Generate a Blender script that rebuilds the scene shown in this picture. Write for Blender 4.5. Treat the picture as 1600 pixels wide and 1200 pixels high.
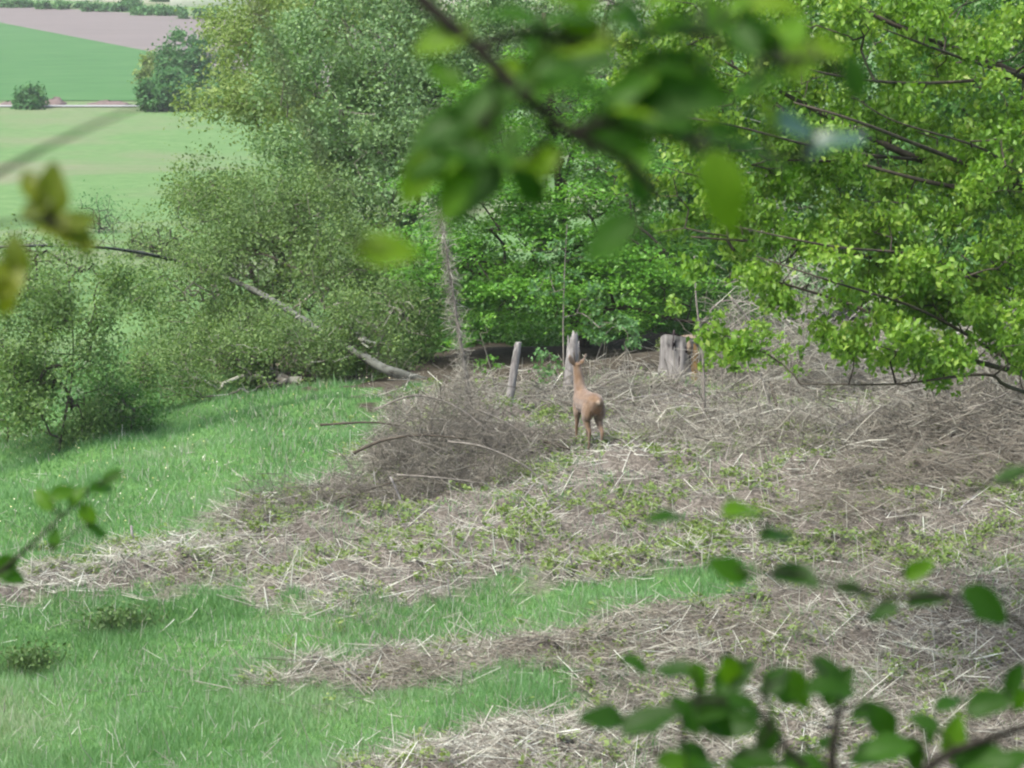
import bpy, math, random
import numpy as np
from mathutils import Vector, Matrix

for o in list(bpy.data.objects):
    bpy.data.objects.remove(o)
rng = np.random.default_rng(11)
random.seed(5)
SC = bpy.context.scene
COL = SC.collection

# ------------------------------------------------------------------ camera
F = 4537.0                      # focal length in photo pixels (1600 wide)
CZ = 7.5
PITCH = math.radians(10.0)
cam_d = bpy.data.cameras.new('camera')
cam = bpy.data.objects.new('camera', cam_d)
COL.objects.link(cam)
cam.location = (0, 0, CZ)
cam.rotation_euler = (math.radians(90) - PITCH, 0, 0)
cam_d.sensor_width = 36
cam_d.lens = 36 * F / 1600
cam_d.clip_start = 0.05
cam_d.clip_end = 6000
cam_d.dof.use_dof = True
cam_d.dof.focus_distance = 37.0
cam_d.dof.aperture_fstop = 8.5
SC.camera = cam

# ------------------------------------------------------------------ light
w = bpy.data.worlds.new('World')
SC.world = w
w.use_nodes = True
nt = w.node_tree
nt.nodes.clear()
SUN_EL, SUN_AZ = math.radians(60), math.radians(238)   # compass-like, clockwise from +Y
sky = nt.nodes.new('ShaderNodeTexSky')
sky.sky_type = 'NISHITA'
sky.sun_disc = False
sky.sun_elevation = SUN_EL
sky.sun_rotation = SUN_AZ
sky.air_density = 1.0
sky.dust_density = 6.0
sky.ozone_density = 0.6
bg = nt.nodes.new('ShaderNodeBackground')
bg.inputs['Strength'].default_value = 0.12
wo = nt.nodes.new('ShaderNodeOutputWorld')
nt.links.new(sky.outputs[0], bg.inputs[0])
nt.links.new(bg.outputs[0], wo.inputs[0])
sun_d = bpy.data.lights.new('sun', 'SUN')
sun_d.energy = 1.5
sun_d.angle = math.radians(14)
sun_d.color = (1.0, 0.975, 0.935)
sun = bpy.data.objects.new('sun', sun_d)
COL.objects.link(sun)
sv = Vector((math.sin(SUN_AZ) * math.cos(SUN_EL), math.cos(SUN_AZ) * math.cos(SUN_EL), math.sin(SUN_EL)))
sun.rotation_euler = (-sv).to_track_quat('-Z', 'Y').to_euler()
sun.location = (-30, -20, 40)
SC.view_settings.view_transform = 'Standard'
SC.view_settings.look = 'None'
SC.view_settings.exposure = 1.55
SC.view_settings.gamma = 1.0
SC.render.engine = 'CYCLES'
SC.cycles.use_denoising = True
SC.cycles.max_bounces = 6
SC.cycles.diffuse_bounces = 3
SC.cycles.transmission_bounces = 4
SC.cycles.volume_bounces = 0
SC.cycles.filter_width = 2.2

# ------------------------------------------------------------------ helpers
cp, sp = math.cos(PITCH), math.sin(PITCH)
FW = np.array([0, cp, -sp]); RT = np.array([1.0, 0, 0]); UP = np.array([0, sp, cp])
CAM = np.array([0, 0, CZ])

def at(px, py, d):
    """world point d metres in front of the camera along photo position px, py"""
    return CAM + d * (FW + (px - 800) / F * RT - (py - 600) / F * UP)

def proj(P):
    q = np.asarray(P) - CAM
    d = q @ FW
    return 800 + F * (q @ RT) / d, 600 - F * (q @ UP) / d, d

class Noise:
    def __init__(self, seed, n=14, scale=1.0):
        r = np.random.default_rng(seed)
        a = r.uniform(0, 2 * np.pi, n)
        k = r.uniform(0.45, 1.6, n) / scale * 2 * np.pi
        self.kx, self.ky, self.ph = np.cos(a) * k, np.sin(a) * k, r.uniform(0, 6.28, n)
        self.n = n
    def __call__(self, x, y):
        x = np.asarray(x, float); y = np.asarray(y, float)
        s = np.zeros(np.broadcast(x, y).shape)
        for a, b, c in zip(self.kx, self.ky, self.ph):
            s = s + np.sin(a * x + b * y + c)
        return s / math.sqrt(self.n / 2)

N1, N2, N3, N4 = Noise(1, scale=2.6), Noise(2, scale=0.7), Noise(3, scale=9), Noise(4, scale=0.25)
NE = Noise(9, scale=1.3)
PY = np.array([-400, -60, 0, 10, 20, 25, 32, 38, 44, 50, 60, 90, 120, 200, 222, 300, 6000.])
PZ = np.array([11, 9.5, 5.6, 2.7, 0.35, 0.02, 0.0, 0.0, -0.12, -0.55, -1.7, -4.9, -7.9, -12.2, -13.1, -13.1, -13.1])

def profile(y):
    s = 0
    for o in (-1, -.6, -.2, .2, .6, 1):
        s = s + np.interp(y + o * (1.0 + 0.06 * np.abs(y)), PY, PZ)
    return s / 6

def smooth(a, b, t):
    t = np.clip((t - a) / (b - a), 0, 1)
    return t * t * (3 - 2 * t)

def gauss(x, y, cx, cy, sx, sy, rot=0.0):
    c, s = math.cos(rot), math.sin(rot)
    u = ((x - cx) * c + (y - cy) * s) / sx
    v = (-(x - cx) * s + (y - cy) * c) / sy
    return np.exp(-(u * u + v * v))

def base_ground(x, y):
    x = np.asarray(x, float); y = np.asarray(y, float)
    near = 1 - smooth(48, 75, y)
    z = profile(y)
    z = z + near * smooth(4, 14, y) * (0.06 * np.clip(x, -14, 16) - 0.018 * np.clip(-x - 3.0, 0, 7) ** 2)
    z = z + near * (0.55 * gauss(x, y, 6.2, 36.0, 3.2, 1.6, 0.25) + 0.35 * gauss(x, y, 2.9, 43.5, 1.6, 1.6))
    z = z + near * smooth(16, 22, y) * 0.05 * N1(x, y)
    z = z + (1 - near) * (1 - smooth(150, 225, y)) * 0.35 * N3(x * .12, y * .12)
    return z

def in_poly(u, v, poly):
    poly = np.asarray(poly, float)
    r = np.zeros(u.shape, bool)
    n = len(poly)
    for i in range(n):
        x0, y0 = poly[i]; x1, y1 = poly[(i + 1) % n]
        if y0 == y1:
            continue
        c = ((y0 > v) != (y1 > v)) & (u < (x1 - x0) * (v - y0) / (y1 - y0) + x0)
        r ^= c
    return r

STRAW = [(-80, 960), (-80, 915), (60, 890), (170, 862), (300, 838), (370, 795), (480, 760), (550, 735), (575, 690), (600, 640),
         (640, 612), (720, 598), (1000, 588), (1130, 540), (1900, 480), (1900, 1400), (480, 1400), (560, 1230), (575, 1195), (640, 1168), (700, 1152),
         (780, 1138), (870, 1112), (960, 1085), (900, 1058), (800, 1054), (700, 1074), (590, 1086), (440, 1080), (340, 1080),
         (345, 1068), (450, 1046), (580, 1028), (720, 1018), (850, 1002), (930, 975), (1050, 957), (1160, 942), (1200, 925),
         (1150, 897), (1090, 887), (1000, 895), (860, 909), (740, 932), (640, 957), (560, 970), (430, 955), (330, 915),
         (220, 925), (100, 942)]

def straw_mask(x, y, soft=1.0):
    z = base_ground(x, y)
    u, v, d = proj(np.stack([x, y, z], -1))
    # ragged edge, in metres on the ground turned into the same units
    u = u + soft * (30 * NE(x, y) + 16 * N4(x, y))
    v = v + soft * (10 * NE(x + 31, y - 7) + 8 * N4(x - 8, y + 3))
    return in_poly(u, v, STRAW) & (y < 58) & (y > 15)

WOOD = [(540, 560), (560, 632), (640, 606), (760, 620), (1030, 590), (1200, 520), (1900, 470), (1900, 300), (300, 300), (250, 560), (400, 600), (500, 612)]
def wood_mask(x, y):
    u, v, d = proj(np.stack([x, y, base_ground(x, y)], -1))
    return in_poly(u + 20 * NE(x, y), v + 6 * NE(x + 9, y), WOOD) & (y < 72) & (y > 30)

def ground(x, y):
    x = np.asarray(x, float); y = np.asarray(y, float)
    return base_ground(x, y)

def hit(px, py):
    d = at(px, py, 1.0) - CAM
    lo, hi = 8.0, 8.0
    while hi < 1500:
        p = CAM + d * hi
        if p[2] < ground(p[0], p[1]):
            break
        lo = hi; hi *= 1.02
    for _ in range(30):
        m = (lo + hi) / 2
        p = CAM + d * m
        if p[2] < ground(p[0], p[1]): hi = m
        else: lo = m
    return CAM + d * hi

def on_ground(x, y, dz=0.0):
    return np.array([x, y, float(ground(x, y)) + dz])

# ---- mesh building
def mesh_np(name, V, faces, rnd=None, smooth_=False):
    V = np.asarray(V, np.float32).reshape(-1, 3)
    me = bpy.data.meshes.new(name)
    me.vertices.add(len(V))
    me.vertices.foreach_set('co', V.ravel())
    tot = np.concatenate([np.full(len(f), f.shape[1], np.int32) for f in faces])
    idx = np.concatenate([np.asarray(f, np.int32).ravel() for f in faces])
    start = np.concatenate([[0], np.cumsum(tot)[:-1]]).astype(np.int32)
    me.loops.add(len(idx))
    me.loops.foreach_set('vertex_index', idx)
    me.polygons.add(len(tot))
    me.polygons.foreach_set('loop_start', start)
    me.polygons.foreach_set('loop_total', tot)
    if smooth_:
        me.polygons.foreach_set('use_smooth', np.ones(len(tot), bool))
    me.update(calc_edges=True)
    if rnd is not None:
        a = me.attributes.new('rnd', 'FLOAT', 'POINT')
        a.data.foreach_set('value', np.asarray(rnd, np.float32))
    return me

def link(name, me, mat, parent=None, loc=None):
    o = bpy.data.objects.new(name, me)
    COL.objects.link(o)
    if me is not None and mat is not None and not me.materials:
        me.materials.append(mat)
    if parent is not None:
        o.parent = parent
    if loc is not None:
        o.location = loc
    return o

def tag(o, label=None, cat=None, group=None, kind=None):
    if label: o['label'] = label
    if cat: o['category'] = cat
    if group: o['group'] = group
    if kind: o['kind'] = kind
    return o

def thing(name, label, cat, loc, group=None):
    o = bpy.data.objects.new(name, None)
    COL.objects.link(o)
    o.location = [float(c) for c in loc]
    o.empty_display_size = 0.2
    return tag(o, label, cat, group)

def unit(v):
    v = np.asarray(v, float)
    return v / np.maximum(np.linalg.norm(v, axis=-1, keepdims=True), 1e-9)

def prisms(A, B, ra, rb, sides=3):
    """straight tapered sticks from A to B -> verts, quads"""
    A = np.asarray(A, float).reshape(-1, 3); B = np.asarray(B, float).reshape(-1, 3)
    n = len(A)
    ra = np.broadcast_to(ra, (n,)); rb = np.broadcast_to(rb, (n,))
    d = unit(B - A)
    ref = np.where(np.abs(d[:, 2:3]) < 0.9, np.array([[0, 0, 1.0]]), np.array([[1.0, 0, 0]]))
    u = unit(np.cross(d, ref)); v = np.cross(d, u)
    an = np.arange(sides) * 2 * np.pi / sides
    ring = u[:, None] * np.cos(an)[None, :, None] + v[:, None] * np.sin(an)[None, :, None]
    V = np.concatenate([A[:, None] + ring * ra[:, None, None], B[:, None] + ring * rb[:, None, None]], 1)
    k = np.arange(sides); k2 = (k + 1) % sides
    q = np.stack([k, k2, k2 + sides, k + sides], 1)
    Fq = (np.arange(n)[:, None, None] * 2 * sides + q[None]).reshape(-1, 4)
    return V.reshape(-1, 3), Fq

def catmull(P, R, seg):
    P = np.asarray(P, float); R = np.asarray(R, float)
    Q = np.vstack([2 * P[0] - P[1], P, 2 * P[-1] - P[-2]])
    out, rr = [], []
    for i in range(len(P) - 1):
        p0, p1, p2, p3 = Q[i:i + 4]
        for t in np.linspace(0, 1, seg, endpoint=False):
            out.append(.5 * (2 * p1 + (p2 - p0) * t + (2 * p0 - 5 * p1 + 4 * p2 - p3) * t * t + (3 * p1 - p0 - 3 * p2 + p3) * t ** 3))
            rr.append(R[i] * (1 - t) + R[i + 1] * t)
    out.append(P[-1]); rr.append(R[-1])
    return np.array(out), np.array(rr)

def tube(P, R, sides=8, seg=4, rough=0.0, aspect=None, seed=0):
    """curved tapered tube with end caps -> verts, [quads, tris]"""
    if seg > 1:
        P, R = catmull(P, R, seg)
    P = np.asarray(P, float); R = np.asarray(R, float)
    n = len(P)
    T = unit(np.gradient(P, axis=0))
    u = np.cross(T[0], [0, 0, 1.0]) if abs(T[0][2]) < .9 else np.cross(T[0], [1.0, 0, 0])
    u = unit(u)
    r = np.random.default_rng(seed)
    an = np.arange(sides) * 2 * np.pi / sides
    V = []
    for i in range(n):
        u = unit(u - T[i] * np.dot(u, T[i]))
        v = np.cross(T[i], u)
        k = R[i] * (1 + rough * r.normal(size=sides))
        V.append(P[i] + (u[None] * np.cos(an)[:, None] + v[None] * np.sin(an)[:, None]) * k[:, None])
    V = np.concatenate(V)
    k = np.arange(sides); k2 = (k + 1) % sides
    q = np.stack([k, k2, k2 + sides, k + sides], 1)
    Fq = (np.arange(n - 1)[:, None, None] * sides + q[None]).reshape(-1, 4)
    V = np.vstack([V, P[0], P[-1]])
    a, b = len(V) - 2, len(V) - 1
    tri = np.vstack([np.stack([k2, k, np.full(sides, a)], 1), np.stack([k + (n - 1) * sides, k2 + (n - 1) * sides, np.full(sides, b)], 1)])
    return V, [Fq, tri]

class Acc:
    """collects geometry for one mesh"""
    def __init__(self): self.V, self.F, self.r, self.n = [], {}, [], 0
    def add(self, V, faces, rnd=0.5):
        V = np.asarray(V, float).reshape(-1, 3)
        for f in (faces if isinstance(faces, list) else [faces]):
            self.F.setdefault(f.shape[1], []).append(np.asarray(f) + self.n)
        self.V.append(V); self.r.append(np.broadcast_to(rnd, (len(V),)))
        self.n += len(V)
    def mesh(self, name, smooth_=False, origin=(0, 0, 0)):
        V = np.concatenate(self.V) - np.asarray(origin, float)
        return mesh_np(name, V, [np.concatenate(v) for v in self.F.values()], np.concatenate(self.r), smooth_)

def leaves(P, size, aspect=0.55, up=0.6, droop=0.0, fold=0.25, heading=None):
    """small folded leaves at P -> verts, tris (four corners, two faces each)"""
    P = np.asarray(P, float); n = len(P)
    size = np.broadcast_to(size, (n,))
    nrm = unit(rng.normal(size=(n, 3)) * (1 - up) + np.array([0, 0, 1.0]) * up)
    h = rng.normal(size=(n, 3)) if heading is None else unit(heading) + .5 * rng.normal(size=(n, 3))
    h = unit(h - nrm * np.sum(h * nrm, 1, keepdims=True))
    h = unit(h + np.array([0, 0, -droop]))
    s = unit(np.cross(nrm, h)); nrm = np.cross(h, s)
    L = size[:, None]
    W = L * aspect * .5
    base = P - h * L * .5
    tip = P + h * L * .5
    mid = P - h * L * .06
    lf = mid + s * W + nrm * L * fold * .5
    rt = mid - s * W + nrm * L * fold * .5
    V = np.stack([base, lf, tip, rt], 1).reshape(-1, 3)
    i = np.arange(n)[:, None] * 4
    Ft = np.concatenate([i + [0, 2, 1], i + [0, 3, 2]])
    return V, Ft

# ------------------------------------------------------------------ materials
def new_mat(name):
    m = bpy.data.materials.new(name)
    m.use_nodes = True
    t = m.node_tree
    t.nodes.clear()
    out = t.nodes.new('ShaderNodeOutputMaterial')
    return m, t, out

def nd(t, kind, **kw):
    n = t.nodes.new(kind)
    for k, v in kw.items():
        if k in n.inputs: n.inputs[k].default_value = v
        else: setattr(n, k, v)
    return n

def ramp(t, fac, cols):
    r = t.nodes.new('ShaderNodeValToRGB')
    e = r.color_ramp.elements
    while len(e) < len(cols): e.new(0.5)
    for i, (p, c) in enumerate(cols):
        e[i].position = p
        e[i].color = (*c, 1)
    t.links.new(fac, r.inputs[0])
    return r.outputs[0]

def leaf_mat(name, cols, trans=0.35, rough=0.55, tcol=(1.25, 1.3, 0.6), noise=0.0, spec=0.35):
    m, t, out = new_mat(name)
    a = nd(t, 'ShaderNodeAttribute', attribute_name='rnd')
    c = ramp(t, a.outputs['Fac'], cols)
    if noise:
        tc = t.nodes.new('ShaderNodeTexCoord')
        nz = nd(t, 'ShaderNodeTexNoise', Scale=noise, Detail=3.0)
        t.links.new(tc.outputs['Object'], nz.inputs['Vector'])
        hs = nd(t, 'ShaderNodeHueSaturation')
        mr = nd(t, 'ShaderNodeMapRange'); mr.inputs['To Min'].default_value = .65; mr.inputs['To Max'].default_value = 1.35
        t.links.new(nz.outputs['Fac'], mr.inputs['Value'])
        t.links.new(mr.outputs[0], hs.inputs['Value'])
        t.links.new(c, hs.inputs['Color']); c = hs.outputs[0]
    b = nd(t, 'ShaderNodeBsdfPrincipled', Roughness=rough)
    b.inputs['Specular IOR Level'].default_value = spec
    t.links.new(c, b.inputs['Base Color'])
    tr = nd(t, 'ShaderNodeBsdfTranslucent')
    mu = nd(t, 'ShaderNodeMix', data_type='RGBA', blend_type='MULTIPLY')
    mu.inputs[0].default_value = 1
    t.links.new(c, mu.inputs[6]); mu.inputs[7].default_value = (*tcol, 1)
    t.links.new(mu.outputs[2], tr.inputs['Color'])
    mx = nd(t, 'ShaderNodeMixShader'); mx.inputs[0].default_value = trans
    t.links.new(b.outputs[0], mx.inputs[1]); t.links.new(tr.outputs[0], mx.inputs[2])
    t.links.new(mx.outputs[0], out.inputs[0])
    return m

def noise_mat(name, cols, scale=6.0, detail=6.0, rough=0.85, bump=0.3, stretch=(1, 1, 1), bscale=None, dist=0.02):
    m, t, out = new_mat(name)
    tc = t.nodes.new('ShaderNodeTexCoord')
    mp = t.nodes.new('ShaderNodeMapping'); mp.inputs['Scale'].default_value = stretch
    t.links.new(tc.outputs['Object'], mp.inputs['Vector'])
    nz = nd(t, 'ShaderNodeTexNoise', Scale=scale, Detail=detail, Roughness=0.65)
    t.links.new(mp.outputs[0], nz.inputs['Vector'])
    c = ramp(t, nz.outputs['Fac'], cols)
    b = nd(t, 'ShaderNodeBsdfPrincipled', Roughness=rough)
    b.inputs['Specular IOR Level'].default_value = 0.2
    t.links.new(c, b.inputs['Base Color'])
    n2 = nd(t, 'ShaderNodeTexNoise', Scale=bscale or scale * 2.5, Detail=5.0)
    t.links.new(mp.outputs[0], n2.inputs['Vector'])
    bp = nd(t, 'ShaderNodeBump', Strength=bump, Distance=dist)
    t.links.new(n2.outputs['Fac'], bp.inputs['Height'])
    t.links.new(bp.outputs[0], b.inputs['Normal'])
    t.links.new(b.outputs[0], out.inputs[0])
    return m

def attr_mat(name, cols, rough=0.8):
    m, t, out = new_mat(name)
    a = nd(t, 'ShaderNodeAttribute', attribute_name='rnd')
    c = ramp(t, a.outputs['Fac'], cols)
    b = nd(t, 'ShaderNodeBsdfPrincipled', Roughness=rough)
    b.inputs['Specular IOR Level'].default_value = 0.2
    t.links.new(c, b.inputs['Base Color'])
    t.links.new(b.outputs[0], out.inputs[0])
    return m

M = {}
M['grass'] = leaf_mat('grass', [(0, (0.078, 0.180, 0.065)), (.45, (0.123, 0.272, 0.103)), (.8, (0.174, 0.317, 0.149)), (.93, (0.247, 0.326, 0.204)), (1, (0.391, 0.360, 0.370))], .35, .55)
M['straw'] = attr_mat('straw', [(0, (0.097, 0.092, 0.078)), (.35, (0.224, 0.214, 0.185)), (.65, (0.358, 0.361, 0.305)), (.9, (0.502, 0.515, 0.442)), (1, (0.658, 0.699, 0.621))])
M['bracken'] = attr_mat('bracken', [(0, (0.086, 0.076, 0.060)), (.5, (0.186, 0.172, 0.141)), (1, (0.329, 0.320, 0.267))])
M['twig'] = attr_mat('twig', [(0, (0.078, 0.073, 0.060)), (.5, (0.206, 0.198, 0.164)), (.85, (0.352, 0.353, 0.300)), (1, (0.510, 0.519, 0.445))])
M['dark_twig'] = attr_mat('dark_twig', [(0, (.025, .021, .017)), (1, (.075, .064, .052))])
M['grey_twig'] = attr_mat('grey_twig', [(0, (.07, .065, .052)), (1, (.22, .205, .175))])
M['bark'] = noise_mat('bark', [(.3, (.03, .026, .02)), (.6, (.075, .065, .05)), (.8, (.13, .12, .095))], 9, stretch=(1, 1, .3), bump=.6)
M['grey_bark'] = noise_mat('grey_bark', [(.3, (.08, .075, .065)), (.55, (.17, .16, .14)), (.75, (.28, .27, .24))], 14, stretch=(1, 1, .35), bump=.6)
M['birch'] = noise_mat('birch', [(.36, (0.015, 0.015, 0.013)), (.45, (0.071, 0.077, 0.065)), (.7, (0.131, 0.145, 0.127))], 7, stretch=(1, 1, 1), bump=.3)
M['old_wood'] = noise_mat('old_wood', [(.25, (0.078, 0.073, 0.071)), (.5, (0.202, 0.198, 0.192)), (.75, (0.326, 0.323, 0.312))], 22, stretch=(1, 1, .12), bump=.8)
M['cut_wood'] = noise_mat('cut_wood', [(.3, (0.151, 0.119, 0.082)), (.6, (0.227, 0.186, 0.136)), (.8, (0.292, 0.259, 0.207))], 12, bump=.3)
M['rot_wood'] = noise_mat('rot_wood', [(.3, (0.098, 0.060, 0.026)), (.55, (0.225, 0.150, 0.060)), (.8, (0.338, 0.247, 0.120))], 10, stretch=(1, 1, .3), bump=.8)
M['hollow'] = noise_mat('hollow', [(.3, (.012, .01, .012)), (.7, (.035, .025, .028))], 10)
M['maple'] = leaf_mat('maple_leaf', [(0, (0.059, 0.145, 0.015)), (.4, (0.119, 0.248, 0.029)), (.75, (0.197, 0.338, 0.047)), (1, (0.297, 0.399, 0.089))], .42, .45)
M['hornbeam'] = leaf_mat('hornbeam_leaf', [(0, (0.044, 0.139, 0.020)), (.5, (0.092, 0.251, 0.030)), (1, (0.178, 0.362, 0.055))], .40, .45)
M['willow'] = leaf_mat('willow_leaf', [(0, (0.079, 0.153, 0.063)), (.5, (0.128, 0.233, 0.093)), (.9, (0.192, 0.306, 0.125)), (1, (0.236, 0.294, 0.161))], .30, .6)
M['olive'] = leaf_mat('olive_leaf', [(0, (0.060, 0.113, 0.037)), (.5, (0.102, 0.184, 0.053)), (1, (0.176, 0.270, 0.079))], .32, .6)
M['pale'] = leaf_mat('pale_leaf', [(0, (0.099, 0.165, 0.045)), (.5, (0.168, 0.253, 0.070)), (1, (0.267, 0.353, 0.120))], .35, .6)
M['leafy'] = leaf_mat('leafy_leaf', [(0, (0.065, 0.130, 0.042)), (.5, (0.118, 0.210, 0.066)), (1, (0.200, 0.301, 0.110))], .38, .55)
M['shade_green'] = leaf_mat('shade_green_leaf', [(0, (0.032, 0.098, 0.020)), (.5, (0.059, 0.167, 0.032)), (1, (0.117, 0.253, 0.054))], .35, .5)  # darker leaf colour, with the shade under the trees put into it
M['far_green'] = leaf_mat('far_green_leaf', [(0, (0.029, 0.109, 0.037)), (.6, (0.058, 0.174, 0.050)), (1, (0.099, 0.243, 0.073))], .25, .7)
M['sapling'] = leaf_mat('sapling_leaf', [(0, (0.056, 0.144, 0.051)), (.5, (0.096, 0.225, 0.076)), (1, (0.152, 0.297, 0.119))], .38, .45)
M['seedling'] = leaf_mat('seedling_leaf', [(0, (0.098, 0.168, 0.040)), (.5, (0.150, 0.232, 0.064)), (1, (0.225, 0.288, 0.104))], .4, .55)
M['fg_leaf'] = leaf_mat('near_leaf', [(0, (0.018, 0.059, 0.005)), (.35, (0.031, 0.100, 0.006)), (.7, (0.076, 0.173, 0.008)), (1, (0.128, 0.215, 0.011))], .5, .5, noise=18.0, spec=.18)  # leaf colours lowered to carry the shade of the tree overhead
M['fg_gloss'] = leaf_mat('near_gloss_leaf', [(0, (.025, .07, .045)), (1, (.04, .10, .06))], .2, .38, noise=18.0, spec=.6)  # blue-green base paints in sky sheen, on top of the real gloss
M['fg_yellow'] = leaf_mat('near_yellow_leaf', [(0, (0.080, 0.115, 0.005)), (1, (0.158, 0.190, 0.006))], .45, .4, noise=14.0)
M['fg_stem'] = noise_mat('near_stem', [(.3, (0.007, 0.006, 0.004)), (.7, (0.021, 0.019, 0.013))], 40)
M['flower'] = attr_mat('flower', [(0, (.75, .76, .70)), (1, (.75, .68, .22))])

# ground sheet
def ground_material():
    m, t, out = new_mat('ground_soil')
    tc = t.nodes.new('ShaderNodeTexCoord')
    L = t.links
    def nz(scale, det=6, rough=.6):
        n = nd(t, 'ShaderNodeTexNoise', Scale=scale, Detail=det, Roughness=rough)
        L.new(tc.outputs['Object'], n.inputs['Vector'])
        return n.outputs['Fac']
    def mixc(f, a, b):
        n = nd(t, 'ShaderNodeMix', data_type='RGBA')
        if isinstance(f, float): n.inputs[0].default_value = f
        else: L.new(f, n.inputs[0])
        L.new(a, n.inputs[6]); L.new(b, n.inputs[7])
        return n.outputs[2]
    straw = nd(t, 'ShaderNodeAttribute', attribute_name='straw').outputs['Fac']
    soil_g = ramp(t, nz(9.0), [(.3, (.05, .11, .03)), (.7, (.09, .20, .055))])
    soil_s = ramp(t, nz(22.0, 10, .8), [(.3, (.028, .025, .02)), (.48, (.085, .078, .066)), (.68, (.24, .225, .20))])
    near = mixc(straw, soil_g, soil_s)
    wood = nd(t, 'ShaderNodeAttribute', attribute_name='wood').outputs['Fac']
    near = mixc(wood, near, ramp(t, nz(11.0), [(.3, (.03, .026, .02)), (.7, (.075, .068, .05))]))  # dark leaf litter, its colour also carrying the shade under the trees
    mead = ramp(t, nz(.9, 8, .7), [(.3, (0.070, 0.144, 0.049)), (.55, (0.094, 0.178, 0.064)), (.75, (0.127, 0.198, 0.088))])
    dry = ramp(t, nz(1.6, 6, .7), [(.3, (0.106, 0.144, 0.071)), (.7, (0.160, 0.179, 0.110))])
    patch = ramp(t, nz(.045, 4, .55), [(.46, (0, 0, 0)), (.62, (1, 1, 1))])
    bw = t.nodes.new('ShaderNodeRGBToBW'); L.new(patch, bw.inputs[0])
    far = mixc(bw.outputs[0], mead, dry)
    sep = t.nodes.new('ShaderNodeSeparateXYZ'); L.new(tc.outputs['Object'], sep.inputs[0])
    mr = nd(t, 'ShaderNodeMapRange'); mr.inputs['From Min'].default_value = 52; mr.inputs['From Max'].default_value = 62
    L.new(sep.outputs['Y'], mr.inputs['Value'])
    c = mixc(mr.outputs[0], near, far)
    b = nd(t, 'ShaderNodeBsdfPrincipled', Roughness=.95)
    b.inputs['Specular IOR Level'].default_value = .1
    L.new(c, b.inputs['Base Color'])
    bp = nd(t, 'ShaderNodeBump', Strength=.6, Distance=.04)
    L.new(nz(26.0, 6, .7), bp.inputs['Height'])
    L.new(bp.outputs[0], b.inputs['Normal'])
    L.new(b.outputs[0], out.inputs[0])
    return m
M['ground'] = ground_material()

# ------------------------------------------------------------------ ground
def axis(fine0, fine1, step, far0, far1, growth=1.13):
    a = list(np.arange(fine0, fine1, step))
    s, x, l = step, fine1, []
    while x < far1: l.append(x); s *= growth; x += s
    l.append(far1)
    s, x, k = step, fine0 - step, []
    while x > far0: k.append(x); s *= growth; x -= s
    k.append(far0)
    return np.array(k[::-1] + a + l)
gx = axis(-10, 10, .13, -2500, 2500)
gy = axis(19, 52, .13, -120, 4500, 1.07)
X, Y = np.meshgrid(gx, gy)
Z = ground(X, Y)
sm = straw_mask(X.ravel(), Y.ravel()).reshape(X.shape).astype(float)
smb = sm.copy()
for _ in range(2):
    smb[1:-1, 1:-1] = (smb[1:-1, 1:-1] * 2 + smb[:-2, 1:-1] + smb[2:, 1:-1] + smb[1:-1, :-2] + smb[1:-1, 2:]) / 6
Z = Z + smb * (0.05 * N2(X, Y) + 0.035 * N4(X, Y) + 0.03)
gxi, gyi = gx, gy
def surf(x, y):
    """height of the built ground mesh"""
    x = np.asarray(x, float); y = np.asarray(y, float)
    i = np.clip(np.searchsorted(gxi, x) - 1, 0, len(gxi) - 2)
    j = np.clip(np.searchsorted(gyi, y) - 1, 0, len(gyi) - 2)
    a = (x - gxi[i]) / (gxi[i + 1] - gxi[i]); b = (y - gyi[j]) / (gyi[j + 1] - gyi[j])
    return (Z[j, i] * (1 - a) * (1 - b) + Z[j, i + 1] * a * (1 - b) + Z[j + 1, i] * (1 - a) * b + Z[j + 1, i + 1] * a * b)
nyy, nxx = X.shape
ii = (np.arange(nyy - 1)[:, None] * nxx + np.arange(nxx - 1)[None]).ravel()
me = mesh_np('ground', np.stack([X, Y, Z], -1).reshape(-1, 3), [np.stack([ii, ii + 1, ii + nxx + 1, ii + nxx], 1)], None, True)
a = me.attributes.new('straw', 'FLOAT', 'POINT'); a.data.foreach_set('value', smb.ravel().astype(np.float32))
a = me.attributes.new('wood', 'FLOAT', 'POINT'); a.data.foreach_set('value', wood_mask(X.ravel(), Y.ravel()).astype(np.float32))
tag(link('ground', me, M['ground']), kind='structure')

def sheet(name, poly_px, mat, dz, nx=24, ny=10):
    """a field: four photo corners on the ground (TL, TR, BR, BL), draped"""
    c = [hit(*p)[:2] for p in poly_px]
    u = np.linspace(0, 1, nx); v = np.linspace(0, 1, ny)
    P = np.array([[(c[0] * (1 - a) + c[1] * a) * (1 - b) + (c[3] * (1 - a) + c[2] * a) * b for a in u] for b in v])
    z = surf(P[..., 0], P[..., 1]) + dz
    V = np.dstack([P, z]).reshape(-1, 3)
    i = (np.arange(ny - 1)[:, None] * nx + np.arange(nx - 1)[None]).ravel()
    return tag(link(name, mesh_np(name, V, [np.stack([i, i + nx, i + nx + 1, i + 1], 1)], None, True), mat), kind='structure')

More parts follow.
